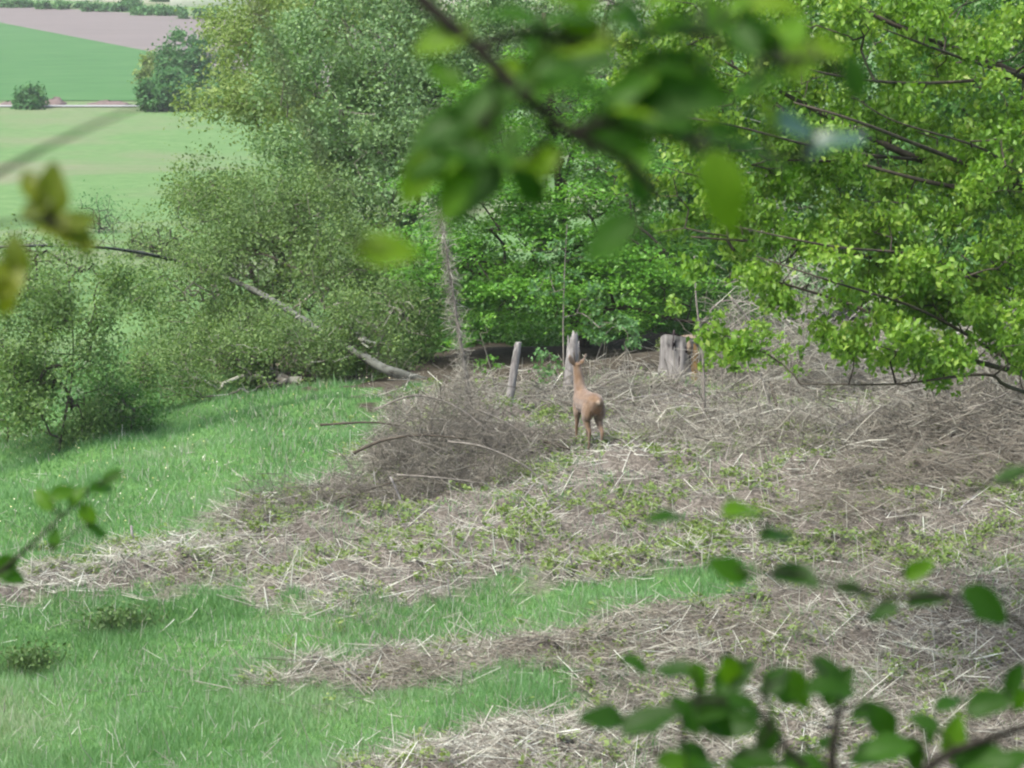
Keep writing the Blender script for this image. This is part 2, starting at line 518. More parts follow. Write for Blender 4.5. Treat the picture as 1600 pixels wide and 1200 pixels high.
m_green = noise_mat('field_crop', [(.3, (0.032, 0.104, 0.028)), (.55, (0.043, 0.126, 0.035)), (.75, (0.060, 0.140, 0.046))], .5, 8, stretch=(.35, 1, 1), bump=.2)
m_plough = noise_mat('field_soil', [(.3, (0.115, 0.105, 0.099)), (.7, (0.147, 0.133, 0.126))], .5, 8, stretch=(.15, 1, 1), bump=.2)
m_pale = noise_mat('field_pale', [(.3, (.16, .19, .12)), (.7, (.22, .22, .16))], .2, 7, bump=.2)
m_road = noise_mat('road_surface', [(.3, (.20, .225, .22)), (.7, (.26, .28, .27))], 2.0, bump=.1)
m_earth = noise_mat('earth', [(.3, (.09, .075, .068)), (.7, (.16, .125, .115))], 1.0, bump=.6)
sheet('green_field', [(-160, 5), (240, 82), (420, 158), (-160, 158)], m_green, .06)
sheet('ploughed_field', [(-160, -2), (620, 46), (620, 150), (-160, 40)], m_plough, .03)
sheet('upper_field', [(-300, -40), (800, -40), (700, 20), (-300, -12)], m_pale, .03)
sheet('road', [(-300, 165.4), (900, 165.8), (900, 168.2), (-300, 167.8)], m_road, .09, 40, 3)

# ------------------------------------------------------------------ grass
def scatter(n, y0, y1, p=1.3, spread=.215):
    u = rng.random(n)
    k = 1 - p
    y = (y0 ** k + u * (y1 ** k - y0 ** k)) ** (1 / k)
    x = rng.uniform(-spread, spread, n) * y
    return x, y

x, y = scatter(620000, 21.5, 60, 2.2)
g = ~straw_mask(x, y) & ~wood_mask(x, y)
keep = g | (rng.random(len(x)) < np.clip(.06 + .11 * NE(x * .5 + 5, y * .5) + .10 * (x < -1.5) + .06 * (y > 33), .01, .4) * (~wood_mask(x, y)))
x, y, g = x[keep], y[keep], g[keep]
z = surf(x, y)
n = len(x)
cl = np.clip(.5 + .35 * N1(x * 1.3, y * 1.3) + .2 * N2(x, y), 0, 1)
h = (.045 + .075 * cl) * rng.uniform(.55, 1.35, n)
ti = rng.random(n) < .012
h[ti] *= 1.9
wd = .0042 * (y / 25) * rng.uniform(.7, 1.4, n)
an = rng.uniform(0, np.pi, n)
lean = rng.normal(size=(n, 2)) * .38 * h[:, None]
B = np.stack([x, y, z - .004], -1)
s = np.stack([np.cos(an) * wd, np.sin(an) * wd * .5, 0 * an], -1)
tip = B + np.stack([lean[:, 0], lean[:, 1], h], -1)
V = np.stack([B - s, B + s, tip], 1).reshape(-1, 3)
r = np.clip(.45 + .17 * N1(x * .6 + 3, y * .6) + .15 * rng.normal(size=n) + .12 * N3(x, y), 0, .93)
r[rng.random(n) < .02 + .06 * np.clip(N1(x * .5 + 9, y * .5) + .3, 0, 2)] = 1.0
me = mesh_np('meadow_grass', V, [np.arange(n * 3).reshape(-1, 3)], np.repeat(r, 3))
tag(link('meadow_grass', me, M['grass']), 'short bright green meadow grass between the strips of straw', 'grass', kind='stuff')

# small pale flowers in the meadow at left
x, y = scatter(9000, 30, 50, 1.5)
u_, v_, _ = proj(np.stack([x, y, surf(x, y)], -1))
k = (~straw_mask(x, y)) & (u_ < 620) & (v_ < 860) & (rng.random(len(x)) < .18)
x, y = x[k], y[k]
V, Ft = leaves(np.stack([x, y, surf(x, y) + rng.uniform(.05, .13, len(x))], -1), .022, 1.0, .8)
tag(link('meadow_flowers', mesh_np('meadow_flowers', V, [Ft], np.repeat(rng.random(len(x)), 4)), M['flower']),
    'tiny pale flowers dotted over the meadow at left', 'flowers', kind='stuff')

# ------------------------------------------------------------------ straw litter
def litter(n, y0, y1, lens, rad, flat, cond=None, p=1.6, inside=True):
    x, y = scatter(n, y0, y1, p)
    k = straw_mask(x, y) if inside else ~straw_mask(x, y) & ~wood_mask(x, y)
    if cond is not None:
        uu, vv, _ = proj(np.stack([x, y, surf(x, y)], -1))
        k &= cond(uu, vv, x, y)
    else:
        k &= rng.random(n) < np.clip(.75 + .35 * N2(x + 4, y), .15, 1)
    x, y = x[k], y[k]; n = len(x)
    L = rng.uniform(*lens, n)
    a = rng.uniform(0, 2 * np.pi, n)
    e = np.abs(rng.normal(size=n)) * flat
    e = np.clip(e, -.1, 1.45)
    d = np.stack([np.cos(a) * np.cos(e), np.sin(a) * np.cos(e), np.sin(e)], -1)
    A = np.stack([x, y, surf(x, y) + rng.uniform(-.01, .035, n)], -1)
    return A, A + d * L[:, None], rad * rng.uniform(.6, 1.5, n)

acc = Acc()
A, B, R = litter(130000, 21.5, 50, (.06, .34), .0032, .26)
V, Fq = prisms(A, B, R, R * .7)
shade = np.clip(.50 + .2 * rng.normal(size=len(A)) + .12 * N1(A[:, 0], A[:, 1]), 0, 1)
acc.add(V, Fq, np.repeat(shade, 6))
A, B, R = litter(11000, 21.5, 50, (.12, .5), .0043, .35)
V, Fq = prisms(A, B, R, R * .7)
acc.add(V, Fq, np.repeat(np.clip(.72 + .2 * rng.normal(size=len(A)), 0, 1), 6))
A, B, R = litter(2600, 21.5, 46, (.10, .34), .0045, 1.6)
V, Fq = prisms(A, B, R, R * .7)
acc.add(V, Fq, np.repeat(np.clip(.7 + .2 * rng.normal(size=len(A)), 0, 1), 6))
A, B, R = litter(7000, 21.5, 48, (.06, .24), .003, 1.3, inside=False)
V, Fq = prisms(A, B, R, R * .7)
acc.add(V, Fq, np.repeat(np.clip(.6 + .25 * rng.normal(size=len(A)), 0, 1), 6))
tag(link('straw_litter', acc.mesh('straw_litter'), M['straw']), 'grey and beige dead stalks lying over the cleared slope', 'straw', kind='stuff')

# brown dead bracken on the bank at right and the strips below it
acc = Acc()
A, B, R = litter(90000, 21.5, 44, (.08, .45), .003, .3, lambda u, v, x, y: (((u > 1180 + 120 * NE(x, y)) & (v > 640) & (v < 1010)) | (v > 960)) & (rng.random(len(u)) < .6))
V, Fq = prisms(A, B, R, R * .6)
acc.add(V, Fq, np.repeat(np.clip(.5 + .24 * rng.normal(size=len(A)), 0, 1), 6))
tag(link('dead_bracken', acc.mesh('dead_bracken'), M['bracken']), 'brown dead bracken matted over the bank and lower strips', 'bracken', kind='stuff')

# ------------------------------------------------------------------ trees
def grow(skel, skel_par, tips, step, sag=0.0, jitter=.08):
    """connect tips to the nearest wood, adding nodes every step"""
    cap = len(skel) + int(len(tips) * 14) + 50
    N = np.zeros((cap, 3)); par = np.full(cap, -1, int)
    n = len(skel)
    N[:n] = skel; par[:n] = skel_par
    order = np.argsort([np.min(np.sum((skel - t) ** 2, 1)) for t in tips])
    ends = []
    for t in np.asarray(tips)[order]:
        dv = N[:n] - t
        d2 = np.sum(dv * dv, 1)
        # prefer wood that lies below or level and towards the base
        j = int(np.argmin(d2 * (1 + .6 * (dv[:, 2] > 0))))
        p = N[j]; L = math.sqrt(d2[j])
        k = max(1, min(12, int(round(L / step))))
        side = rng.normal(size=3) * jitter * L
        prev = j
        for q in range(1, k + 1):
            s = q / k
            c = p * (1 - s) + t * s + side * math.sin(math.pi * s) - np.array([0, 0, sag * L * math.sin(math.pi * s) * -1])
            if n >= cap: break
            N[n] = c; par[n] = prev; prev = n; n += 1
        ends.append(prev)
    N, par = N[:n], par[:n]
    cnt = np.zeros(n)
    cnt[ends] += 1
    for i in range(n - 1, -1, -1):
        if par[i] >= 0: cnt[par[i]] += cnt[i]
    return N, par, cnt, np.array(ends)

def ell(px, py, d, rx, ry, rd):
    """lobe from photo position and size in photo pixels, depth d and half depth rd in metres"""
    return at(px, py, d), np.array([rx * d / F, rd, ry * d / F])

def sample_lobes(lobes, n, shell=.35, layer=1.6):
    vol = np.array([np.prod(r) ** .75 for _, r in lobes])
    c = np.random.default_rng(int(n)).choice(len(lobes), n, p=vol / vol.sum())
    dirs = unit(rng.normal(size=(n, 3)))
    rad = rng.random(n) ** (shell)
    C = np.array([l[0] for l in lobes])[c]; R = np.array([l[1] for l in lobes])[c]
    P = C + dirs * rad[:, None] * R
    sc_ = max(.35, float(np.mean([r[0] for _, r in lobes])) * .42)
    q = np.random.default_rng(int(n) + 5)
    nz = np.zeros(n)
    for _ in range(10):
        k = unit(q.normal(size=3)) * q.uniform(.6, 1.5) / sc_ * np.array([1, .8, layer])
        nz += np.sin(P @ k * 3.0 + q.uniform(0, 6.28))
    nz /= math.sqrt(5)
    keep = nz > -.14
    extra = nz > 1.0
    return np.vstack([P[keep], P[extra] + rng.normal(size=(extra.sum(), 3)) * .15 * sc_])

def limb_chain(base_chain):
    return base_chain

def make_tree(name, label, trunk, lobes, ntips, leaf, lsize, per, mat, wood='dark_twig', bark='bark', cat='tree', group=None,
              limbs=(), step=.35, spread=.16, flat=1.0, up=.5, droop=.2, aspect=.55, r_twig=.004, trunk_r=.09, shell=.45, leafy=2.5, sag=.06,
              clump=0.0, bare=0, layer=1.6):
    """trunk: list of points; limbs: lists of points starting on the trunk; lobes: crown volumes"""
    trunk = [np.asarray(p, float) for p in trunk]
    base = trunk[0]
    t = thing(name, label, cat, base, group)
    tr_r = np.linspace(trunk_r, trunk_r * .35, len(trunk))
    V, Fs = tube(trunk, tr_r, 9, 5, .05)
    a = Acc(); a.add(V, Fs)
    link('trunk', a.mesh('trunk', True, base), M[bark], t)
    sk, par = [], []
    tp, _ = catmull(trunk, tr_r, 4)
    for i, p in enumerate(tp): sk.append(p); par.append(i - 1)
    ntr = len(sk)
    for lb in limbs:
        pts = np.asarray(lb[0] if isinstance(lb, tuple) else lb, float)
        r0 = lb[1] if isinstance(lb, tuple) else trunk_r * .45
        j = int(np.argmin(np.sum((np.array(sk) - pts[0]) ** 2, 1)))
        pts = np.vstack([sk[j], pts[1:]])
        V, Fs = tube(pts, np.linspace(r0, r0 * .22, len(pts)), 7, 5, .06)
        a = Acc(); a.add(V, Fs)
        link('limb', a.mesh('limb', True, base), M[bark], t)
        cp_, _ = catmull(pts, np.ones(len(pts)), 6)
        prev = j
        for p in cp_[1:]:
            sk.append(p); par.append(prev); prev = len(sk) - 1
    nsk = len(sk)
    skel = np.array(sk)
    start = max(0, ntr // 4)
    tips = sample_lobes(lobes, ntips, shell, layer)
    if clump: tips = tips + clump * np.round(rng.normal(size=tips.shape))
    gz = surf(tips[:, 0], tips[:, 1])
    tips[:, 2] = np.maximum(tips[:, 2], gz + .08)
    N, pr, cnt, ends = grow(skel, np.array(par), tips, step, sag)
    ch = np.arange(nsk, len(N))
    ra = r_twig * np.sqrt(np.maximum(cnt[pr[ch]], 1)); rb = r_twig * np.sqrt(np.maximum(cnt[ch], 1)) * .85
    ra = np.minimum(ra, rb * 1.5)
    V, Fq = prisms(N[pr[ch]], N[ch], ra, rb, 3)
    a = Acc(); a.add(V, Fq, np.repeat(rng.random(len(ch)), 6))
    tag(link('twigs', a.mesh('twigs', True, base), M[wood], t), kind='stuff')
    cand = ch[cnt[ch] <= leafy]
    wgt = np.where(np.isin(cand, ends), 2.0, 1.0)
    nl = int(ntips * per * .85)
    pick = rng.choice(cand, nl, p=wgt / wgt.sum())
    off = rng.normal(size=(nl, 3)) * spread * np.array([1, 1, flat])
    P = N[pick] + off
    P[:, 2] = np.maximum(P[:, 2], surf(P[:, 0], P[:, 1]) + .03)
    V, Ft = leaves(P, lsize * rng.uniform(.6, 1.3, nl), aspect, up, droop)
    tone = np.clip(.5 + .17 * rng.normal(size=nl) + .16 * np.sin(pick * 12.9898)[:] , 0, 1)
    a = Acc(); a.add(V, Ft, np.repeat(tone, 4))
    tag(link('crown', a.mesh('crown', False, base), M[mat], t), kind='stuff')
    return t

def gpt(px, d, dz=0.0):
    """ground point under photo column px at camera depth d"""
    x = (px - 800) / F * d
    yy = d * cp
    for _ in range(8):
        q = np.array([x, yy, float(surf(x, yy))])
        dd = (q - CAM) @ FW
        yy += (d - dd) / cp
    return np.array([x, yy, float(surf(x, yy)) + dz])

# --- right: lime green maple whose boughs reach in from the right
b = gpt(1870, 27)
make_tree('maple_tree', 'large lime green maple with boughs sweeping in from the right', [b, at(1860, 560, 27), at(1850, 250, 27), at(1830, -150, 27.5), at(1800, -400, 28)],
    [ell(1200, 110, 25.5, 250, 200, 1.6), ell(1420, 60, 26, 300, 190, 1.8), ell(1480, 270, 25.5, 260, 130, 1.6), ell(1180, 300, 25.5, 200, 110, 1.4),
     ell(1350, 410, 25, 280, 80, 1.2), ell(1500, 480, 25, 220, 90, 1.2), ell(1350, 520, 24.6, 150, 60, .9), ell(1160, 535, 24.6, 60, 22, .5), ell(1500, 560, 24.8, 130, 45, .8), ell(1400, 560, 24.5, 150, 40, .7), ell(1580, 420, 25.2, 120, 80, 1.0), ell(1190, 425, 24.7, 130, 45, .8), ell(1060, 150, 26, 120, 150, 1.0), ell(1700, 200, 26.5, 150, 380, 1.5)],
    1350, None, .066, 58, 'maple', limbs=[
     (np.array([at(1850, 480, 27), at(1600, 292, 26), at(1440, 250, 25.8), at(1290, 180, 25.6), at(1120, 90, 25.5)]), .055),
     (np.array([at(1850, 560, 27), at(1620, 470, 26), at(1450, 420, 25.4), at(1250, 385, 25.2), at(1080, 370, 25)]), .035),
     (np.array([at(1855, 640, 27), at(1620, 590, 25.8), at(1480, 550, 25), at(1340, 480, 24.8), at(1160, 425, 24.6)]), .035),
     (np.array([at(1860, 640, 27), at(1600, 612, 25), at(1540, 585, 24.6), at(1400, 600, 24.5), at(1250, 600, 24.3)]), .022),
     (np.array([at(1850, 250, 27), at(1600, 120, 26.5), at(1400, 40, 26), at(1250, -40, 26)]), .045),
     (np.array([at(1620, 470, 26), at(1440, 402, 24.8), at(1300, 385, 24), at(1130, 350, 23.9)]), .02),
     (np.array([at(1600, 292, 26), at(1480, 245, 25), at(1340, 190, 24), at(1240, 160, 23.9)]), .028),
     (np.array([at(1600, 120, 26.5), at(1500, 90, 25.4), at(1380, 45, 24.0)]), .024),
     (np.array([at(1600, 120, 26.5), at(1420, 130, 25), at(1270, 110, 24.0), at(1150, 60, 24)]), .018),
     (np.array([at(1440, 250, 25.8), at(1300, 235, 24.8), at(1140, 195, 23.9), at(1040, 180, 24)]), .018),
     (np.array([at(1620, 590, 25.8), at(1450, 490, 24.8), at(1300, 440, 23.9), at(1180, 400, 23.9)]), .018),
     (np.array([at(1600, 292, 26), at(1540, 235, 25), at(1400, 190, 24.4), at(1330, 150, 24.2)]), .016),
     (np.array([at(1600, 292, 26), at(1480, 290, 25.2), at(1330, 255, 25), at(1200, 250, 25)]), .028),
    ], step=.16, spread=.075, flat=.8, up=.4, droop=.8, aspect=.58, r_twig=.0028, leafy=1.5, layer=3.4, trunk_r=.16, shell=.55, sag=.05)

# --- centre: fresh green layered hornbeam behind the deer
b = gpt(915, 49)
make_tree('hornbeam_tree', 'fresh green hornbeam with layered sprays behind the deer', [b, at(900, 500, 49), at(880, 350, 49.3), at(860, 150, 49.5), at(850, 20, 49.5)],
    [ell(800, 430, 47.5, 150, 95, 1.5), ell(790, 310, 48, 170, 90, 1.7), ell(930, 330, 48, 150, 140, 1.6), ell(1010, 430, 47.5, 110, 90, 1.4), ell(700, 400, 47.5, 90, 70, 1.2),
     ell(900, 470, 47, 130, 60, 1.2), ell(850, 180, 49, 160, 110, 1.6)],
    1250, None, .082, 48, 'hornbeam', limbs=[
     np.array([at(900, 500, 49), at(820, 430, 48), at(720, 400, 47.5)]), np.array([at(890, 400, 49), at(980, 350, 48), at(1050, 400, 47.5)]),
     (np.array([at(900, 520, 49), at(960, 480, 48), at(1060, 500, 47.4), at(1120, 505, 47)]), .06)],
    step=.28, spread=.2, flat=.28, up=.75, droop=.25, aspect=.6, r_twig=.004, trunk_r=.12, shell=.5, clump=.06, layer=3.2)

# --- left of it: tall pale grey-green willows
def willow(label, px, d, lobes, ntips, mat='willow', per=26, size=.07, tr=.12, name='willow_tree', wood='grey_twig', grp=None, **kw):
    b = gpt(px, d)
    top = max(lobes, key=lambda l: l[0][2])
    c = top[0] + np.array([0, 0, top[1][2] * .3])
    mid = b * .5 + c * .5 + np.array([.15, 0, 0])
    return make_tree(name, label, [b, b * .75 + mid * .25 + np.array([.05, 0, .2]), mid, c], lobes, ntips, None, size, per, mat, wood, trunk_r=tr, group=grp, **kw)

willow('tall grey-green willow behind the fallen birch trunk', 600, 60,
    [ell(560, 130, 60, 170, 170, 2.5), ell(640, 230, 59, 130, 140, 2), ell(500, 290, 59, 130, 120, 2), ell(700, 90, 61, 130, 150, 2)], 1500, per=46, size=.10, spread=.22, flat=.8, step=.4, r_twig=.005)
willow('blue-green willow filling the gap above the hornbeam', 820, 66,
    [ell(800, 90, 66, 190, 160, 2.5), ell(950, 60, 66, 160, 170, 2.5), ell(720, 200, 65, 100, 110, 2)], 1200, per=42, size=.105, spread=.24, flat=.6, step=.4, r_twig=.005)
willow('olive willow shrub with many fine grey twigs at the edge of the meadow', 420, 53,
    [ell(370, 400, 53, 150, 140, 2), ell(330, 500, 51, 140, 120, 2), ell(470, 380, 53, 140, 130, 2), ell(330, 300, 55, 90, 60, 1.4), ell(560, 450, 51, 110, 130, 1.6)], 1600, 'olive', per=42, size=.07, tr=.07,
    name='willow_shrub', spread=.17, step=.3, r_twig=.0042, shell=.6)
willow('twiggy grey-brown thorn thicket above the meadow edge', 470, 46,
    [ell(400, 560, 46, 150, 70, 1.1), ell(520, 540, 46.5, 130, 85, 1.2), ell(290, 590, 45, 90, 55, .9), ell(610, 520, 47, 90, 100, 1.1)], 1500, 'olive', per=24, size=.055, tr=.05,
    name='thorn_thicket', wood='twig', spread=.12, step=.22, r_twig=.0042, shell=.7)
willow('pale yellow-green tree with a bough arching down to the left', 470, 76,
    [ell(420, 60, 76, 100, 90, 2.2), ell(400, 150, 74, 70, 45, 1.4), ell(330, 160, 73, 45, 18, .8), ell(470, 190, 74, 80, 50, 1.6), ell(500, 20, 77, 120, 70, 2.2)], 900, 'pale', per=44, size=.11, tr=.13,
    name='pale_tree', spread=.26, step=.45, r_twig=.006)
LB = [(40, 430, 55, 38), (105, 412, 60, 34), (180, 430, 55, 36), (15, 500, 55, 45), (95, 485, 50, 40), (165, 500, 45, 40), (225, 455, 40, 28), (25, 580, 50, 42), (105, 560, 50, 40), (165, 575, 36, 34),
      (50, 645, 45, 32), (120, 635, 36, 34), (-40, 540, 60, 90), (70, 530, 100, 120), (140, 665, 34, 22), (75, 675, 40, 22), (20, 665, 40, 24), (60, 600, 90, 80)]
willow('dark green leafy tree standing at the left edge of the meadow', 92, 41.5, [ell(a_, b_, 41.5 + .5 * math.sin(k_ * 2.3), c_, d_, .5) for k_, (a_, b_, c_, d_) in enumerate(LB)], 900, 'leafy', per=29, size=.062, tr=.022,
    name='leafy_tree', wood='dark_twig', spread=.13, step=.22, r_twig=.003, droop=.5, shell=.75)
willow('loose pale shrub at the left edge beside the leafy tree', 10, 43.5, [ell(20, 640, 43.5, 60, 45, .7), ell(-40, 600, 43.5, 60, 80, .7)], 200, 'olive', per=20, size=.055, tr=.02, name='low_bush', spread=.13, step=.2, r_twig=.003, shell=.75)
willow('loose green shrub between the leafy tree and the thorn thicket', 175, 43, [ell(165, 640, 43, 50, 50, .6), ell(225, 585, 44, 45, 60, .7), ell(120, 675, 42.3, 35, 24, .4)], 260, 'leafy', per=22, size=.055, tr=.02, name='low_bush', spread=.12, step=.18, r_twig=.003, shell=.75)
willow('low dark green bush at the foot of the thorn thicket', 205, 42.5,
    [ell(205, 635, 42.5, 40, 38, .5), ell(170, 610, 43, 40, 40, .5)], 130, 'shade_green', per=22, size=.055, tr=.02, name='low_bush', spread=.1, step=.15, r_twig=.003)

# --- shaded wood behind, closing the view
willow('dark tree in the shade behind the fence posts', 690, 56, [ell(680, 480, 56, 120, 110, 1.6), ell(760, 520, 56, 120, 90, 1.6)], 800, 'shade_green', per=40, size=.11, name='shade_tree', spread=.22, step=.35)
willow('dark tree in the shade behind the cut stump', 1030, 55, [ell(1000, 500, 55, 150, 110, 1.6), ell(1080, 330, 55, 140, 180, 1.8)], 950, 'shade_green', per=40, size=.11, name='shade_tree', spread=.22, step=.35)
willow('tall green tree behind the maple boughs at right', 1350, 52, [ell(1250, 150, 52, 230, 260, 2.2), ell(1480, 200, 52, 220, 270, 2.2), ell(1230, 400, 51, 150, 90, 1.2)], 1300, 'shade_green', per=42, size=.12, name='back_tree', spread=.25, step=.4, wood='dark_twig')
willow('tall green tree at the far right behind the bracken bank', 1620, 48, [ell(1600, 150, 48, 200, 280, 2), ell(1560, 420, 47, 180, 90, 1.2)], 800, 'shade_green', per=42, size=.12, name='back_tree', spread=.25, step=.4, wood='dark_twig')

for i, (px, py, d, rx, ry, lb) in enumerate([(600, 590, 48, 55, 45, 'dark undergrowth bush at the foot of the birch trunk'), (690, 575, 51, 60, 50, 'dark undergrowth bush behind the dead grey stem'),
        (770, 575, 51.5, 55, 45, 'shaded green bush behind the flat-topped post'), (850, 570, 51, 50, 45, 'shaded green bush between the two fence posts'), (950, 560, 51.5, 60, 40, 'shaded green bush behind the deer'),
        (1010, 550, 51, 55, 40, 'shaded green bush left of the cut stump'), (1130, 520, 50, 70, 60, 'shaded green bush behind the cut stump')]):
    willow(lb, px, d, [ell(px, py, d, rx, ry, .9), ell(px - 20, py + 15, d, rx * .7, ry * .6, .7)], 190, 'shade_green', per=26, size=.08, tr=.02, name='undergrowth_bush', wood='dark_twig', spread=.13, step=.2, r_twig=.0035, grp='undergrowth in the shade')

# --- far bushes by the road
def bush(label, px, py, d, rx, ry, n=150, mat='far_green', name='far_bush', size=.42, per=34, grp=None):
    b = hit(px, py + ry)
    d = (b - CAM) @ FW
    c = at(px, py, d)
    lb = [(c, np.array([rx * d / F, rx * d / F * .8, ry * d / F])), (c + np.array([-rx * d / F * .4, 0, -ry * d / F * .4]), np.array([rx * d / F * .75, 2, ry * d / F * .62])),
          (c + np.array([rx * d / F * .4, 0, -ry * d / F * .45]), np.array([rx * d / F * .7, 2, ry * d / F * .5]))]
    make_tree(name, label, [b, b * .6 + c * .4, c], lb, n, None, size, per, mat, trunk_r=.06, spread=.35, step=.8, r_twig=.012, group=grp)
bush('round dark bush at the roadside below the ploughed field', 262, 145, 250, 42, 28, 220)
bush('larger dark bush rising behind the roadside bush', 300, 95, 262, 60, 45, 300)
bush('pale topped bush between the roadside bushes', 255, 108, 256, 32, 24, 140, 'pale')
bush('small dark bush alone at the left of the road', 46, 152, 248, 17, 17, 90)
bush('dark hedge bush at the roadside behind the pale tree', 370, 145, 252, 45, 22, 160)
bush('grey-green hedge bush at the roadside right of the pale bough', 445, 140, 254, 45, 26, 160)
bush('sparse twiggy bush in the valley meadow', 155, 330, 112, 42, 34, 130, 'far_green', 'meadow_bush', .11, 12)
bush('pale green bush low in the valley meadow behind the willow shrub', 250, 372, 82, 60, 30, 200, 'olive', 'meadow_bush', .10, 18)
bush('light green bush behind the left tree', 20, 420, 80, 70, 45, 220, 'olive', 'meadow_bush', .10, 20)
for i, (px, py, d, rx, ry) in enumerate([(30, 8, 405, 30, 5), (95, 10, 402, 38, 5), (165, 13, 398, 36, 6), (205, 8, 398, 12, 10), (250, 19, 392, 40, 6), (320, 24, 385, 40, 7), (255, -4, 430, 14, 9), (300, -4, 432, 7, 8)]):
    bush(['low hedge bush above the ploughed field, first from the left', 'low hedge bush above the ploughed field, second from the left', 'low hedge bush above the ploughed field, third from the left',
          'taller bush poking out of the hedge above the ploughed field', 'low hedge bush above the ploughed field, left of the pale tree', 'low hedge bush reaching behind the pale tree',
          'dark bush at the top edge in front of the white house', 'slim dark bush before the white house'][i], px, py, d, rx, ry * .75, 90, 'far_green', 'hedge_bush', .6, 30, 'hedge above the ploughed field')

# white house at the top edge
def box_arr(c, s):
    c = np.array(c, float); s = np.array(s, float) / 2
    V = np.array([[i, j, k] for i in (-1, 1) for j in (-1, 1) for k in (-1, 1)]) * s + c
    return V, np.array([[0, 1, 3, 2], [4, 6, 7, 5], [0, 4, 5, 1], [2, 3, 7, 6], [0, 2, 6, 4], [1, 5, 7, 3]])
m_wall = noise_mat('white_render', [(.3, (.74, .73, .70)), (.7, (.82, .81, .78))], 1.0, bump=.05)
m_roof = noise_mat('roof_tile', [(.3, (.22, .10, .07)), (.7, (.32, .16, .11))], 3.0)
m_glass = noise_mat('dark_glass', [(.3, (.03, .035, .04)), (.7, (.05, .055, .06))], 1.0, rough=.15, bump=0)
b = gpt(400, 455)
hs = thing('white_house', 'white farmhouse cut off by the top edge beyond the fields', 'house', b)
V, Fq = box_arr((0, 0, 2.6), (26, 8, 5.6)); a = Acc(); a.add(V, Fq); link('wall', a.mesh('wall'), m_wall, hs)
V = np.array([[-13.5, -4.6, 5.3], [13.5, -4.6, 5.3], [13.5, 0, 8.5], [-13.5, 0, 8.5], [13.5, 4.6, 5.3], [-13.5, 4.6, 5.3]])
a = Acc(); a.add(V, [np.array([[0, 1, 2, 3], [3, 2, 4, 5], [0, 5, 4, 1]]), np.array([[0, 3, 5], [1, 4, 2]])]); link('roof', a.mesh('roof'), m_roof, hs)
for wx in (-9, -5, -1, 3, 7, 11):
    V, Fq = box_arr((wx, -4.0, 3.6), (1.2, .1, 1.4)); a = Acc(); a.add(V, Fq); link('window', a.mesh('window'), m_glass, hs)

# earth heaps beside the road
for i, (px, rx, hz) in enumerate([(85, 24, .75), (170, 44, .5), (15, 26, .45)]):
    b = hit(px, 163)
    rr = rx * 256 / F
    V = []
    for k in range(7):
        for q in range(20):
            s = 1 - k / 6
            V.append([math.cos(q * .314) * rr * s ** .6 * (1 + .15 * rng.normal()), math.sin(q * .314) * 2.2 * s ** .6, hz * (k / 6) ** .8 * (1 + .12 * rng.normal()) - .25 + .01 * k])
    V = np.array(V)
    q = np.arange(20)
    Fq = np.concatenate([np.stack([q + k * 20, (q + 1) % 20 + k * 20, (q + 1) % 20 + k * 20 + 20, q + k * 20 + 20], 1) for k in range(6)])
    o = link('earth_heap', mesh_np('earth_heap', V, [Fq], None, True), m_earth, None, b)
    tag(o, ['low brown earth heap beside the small roadside bush', 'long brown earth heap right of the small roadside bush', 'brown earth heap at the left end of the road'][i], 'earth heap', 'earth heaps along the road')

# ------------------------------------------------------------------ leaning birch and dead stems
def pole(name, label, cat, pts, r, mat, sides=9, rough=.06, group=None, twigs=0, twig_len=(.2, .6), twig_mat='twig', twig_dir=None):
    base = np.asarray(pts[0], float)
    t = thing(name, label, cat, base, group)
    V, Fs = tube(pts, r, sides, 6, rough)
    a = Acc(); a.add(V, Fs); link('trunk', a.mesh('trunk', True, base), M[mat], t)
    if twigs:
        P, _ = catmull(pts, r, 8)
        i = rng.integers(len(P) // 6, len(P), twigs)
        d = unit(rng.normal(size=(twigs, 3)) + (np.array(twig_dir) if twig_dir is not None else 0))
        L = rng.uniform(*twig_len, twigs)
        A = P[i]; Mid = A + d * L[:, None] * .55; B = Mid + unit(d + .7 * rng.normal(size=(twigs, 3))) * L[:, None] * .45
        a = Acc()
        tone = np.repeat(rng.random(twigs), 6)
        a.add(*prisms(A, Mid, .004, .003), tone); a.add(*prisms(Mid, B, .003, .0015), tone)
        tag(link('twigs', a.mesh('twigs', False, base), M[twig_mat], t), kind='stuff')
    return t

b = gpt(672, 45.2)
pole('leaning_birch', 'pale birch trunk leaning far to the left over the thicket', 'tree',
     [b - [0, 0, .1], at(600, 575, 45.2), at(520, 530, 46.6), at(400, 455, 51), at(290, 412, 52.5), at(180, 389, 49), at(60, 384, 44.5), at(-60, 390, 44.2)], [.085, .072, .062, .05, .036, .028, .022, .015], 'birch', rough=.12, twigs=140, twig_len=(.3, 1.0), twig_mat='dark_twig')
b = gpt(650, 46.4)
pole('leaning_tree', 'dark stem leaning parallel behind the birch trunk', 'tree',
     [b - [0, 0, .1], at(590, 520, 48.5), at(480, 430, 51.5), at(360, 375, 53)], [.05, .042, .035, .018], 'bark', twigs=80, twig_len=(.3, 1.0), twig_mat='grey_twig')
b = hit(742, 668)
dd = (b - CAM) @ FW
pole('dead_sapling', 'thin dead grey stem bristling with lichen twigs, rising from the brush pile', 'tree',
     [b - [0, 0, .1], at(728, 590, dd), at(714, 500, dd), at(702, 420, dd), at(688, 330, dd)], [.035, .03, .024, .018, .006], 'grey_bark', twigs=800, twig_len=(.10, .32), twig_mat='twig', twig_dir=(0, 0, -.5))

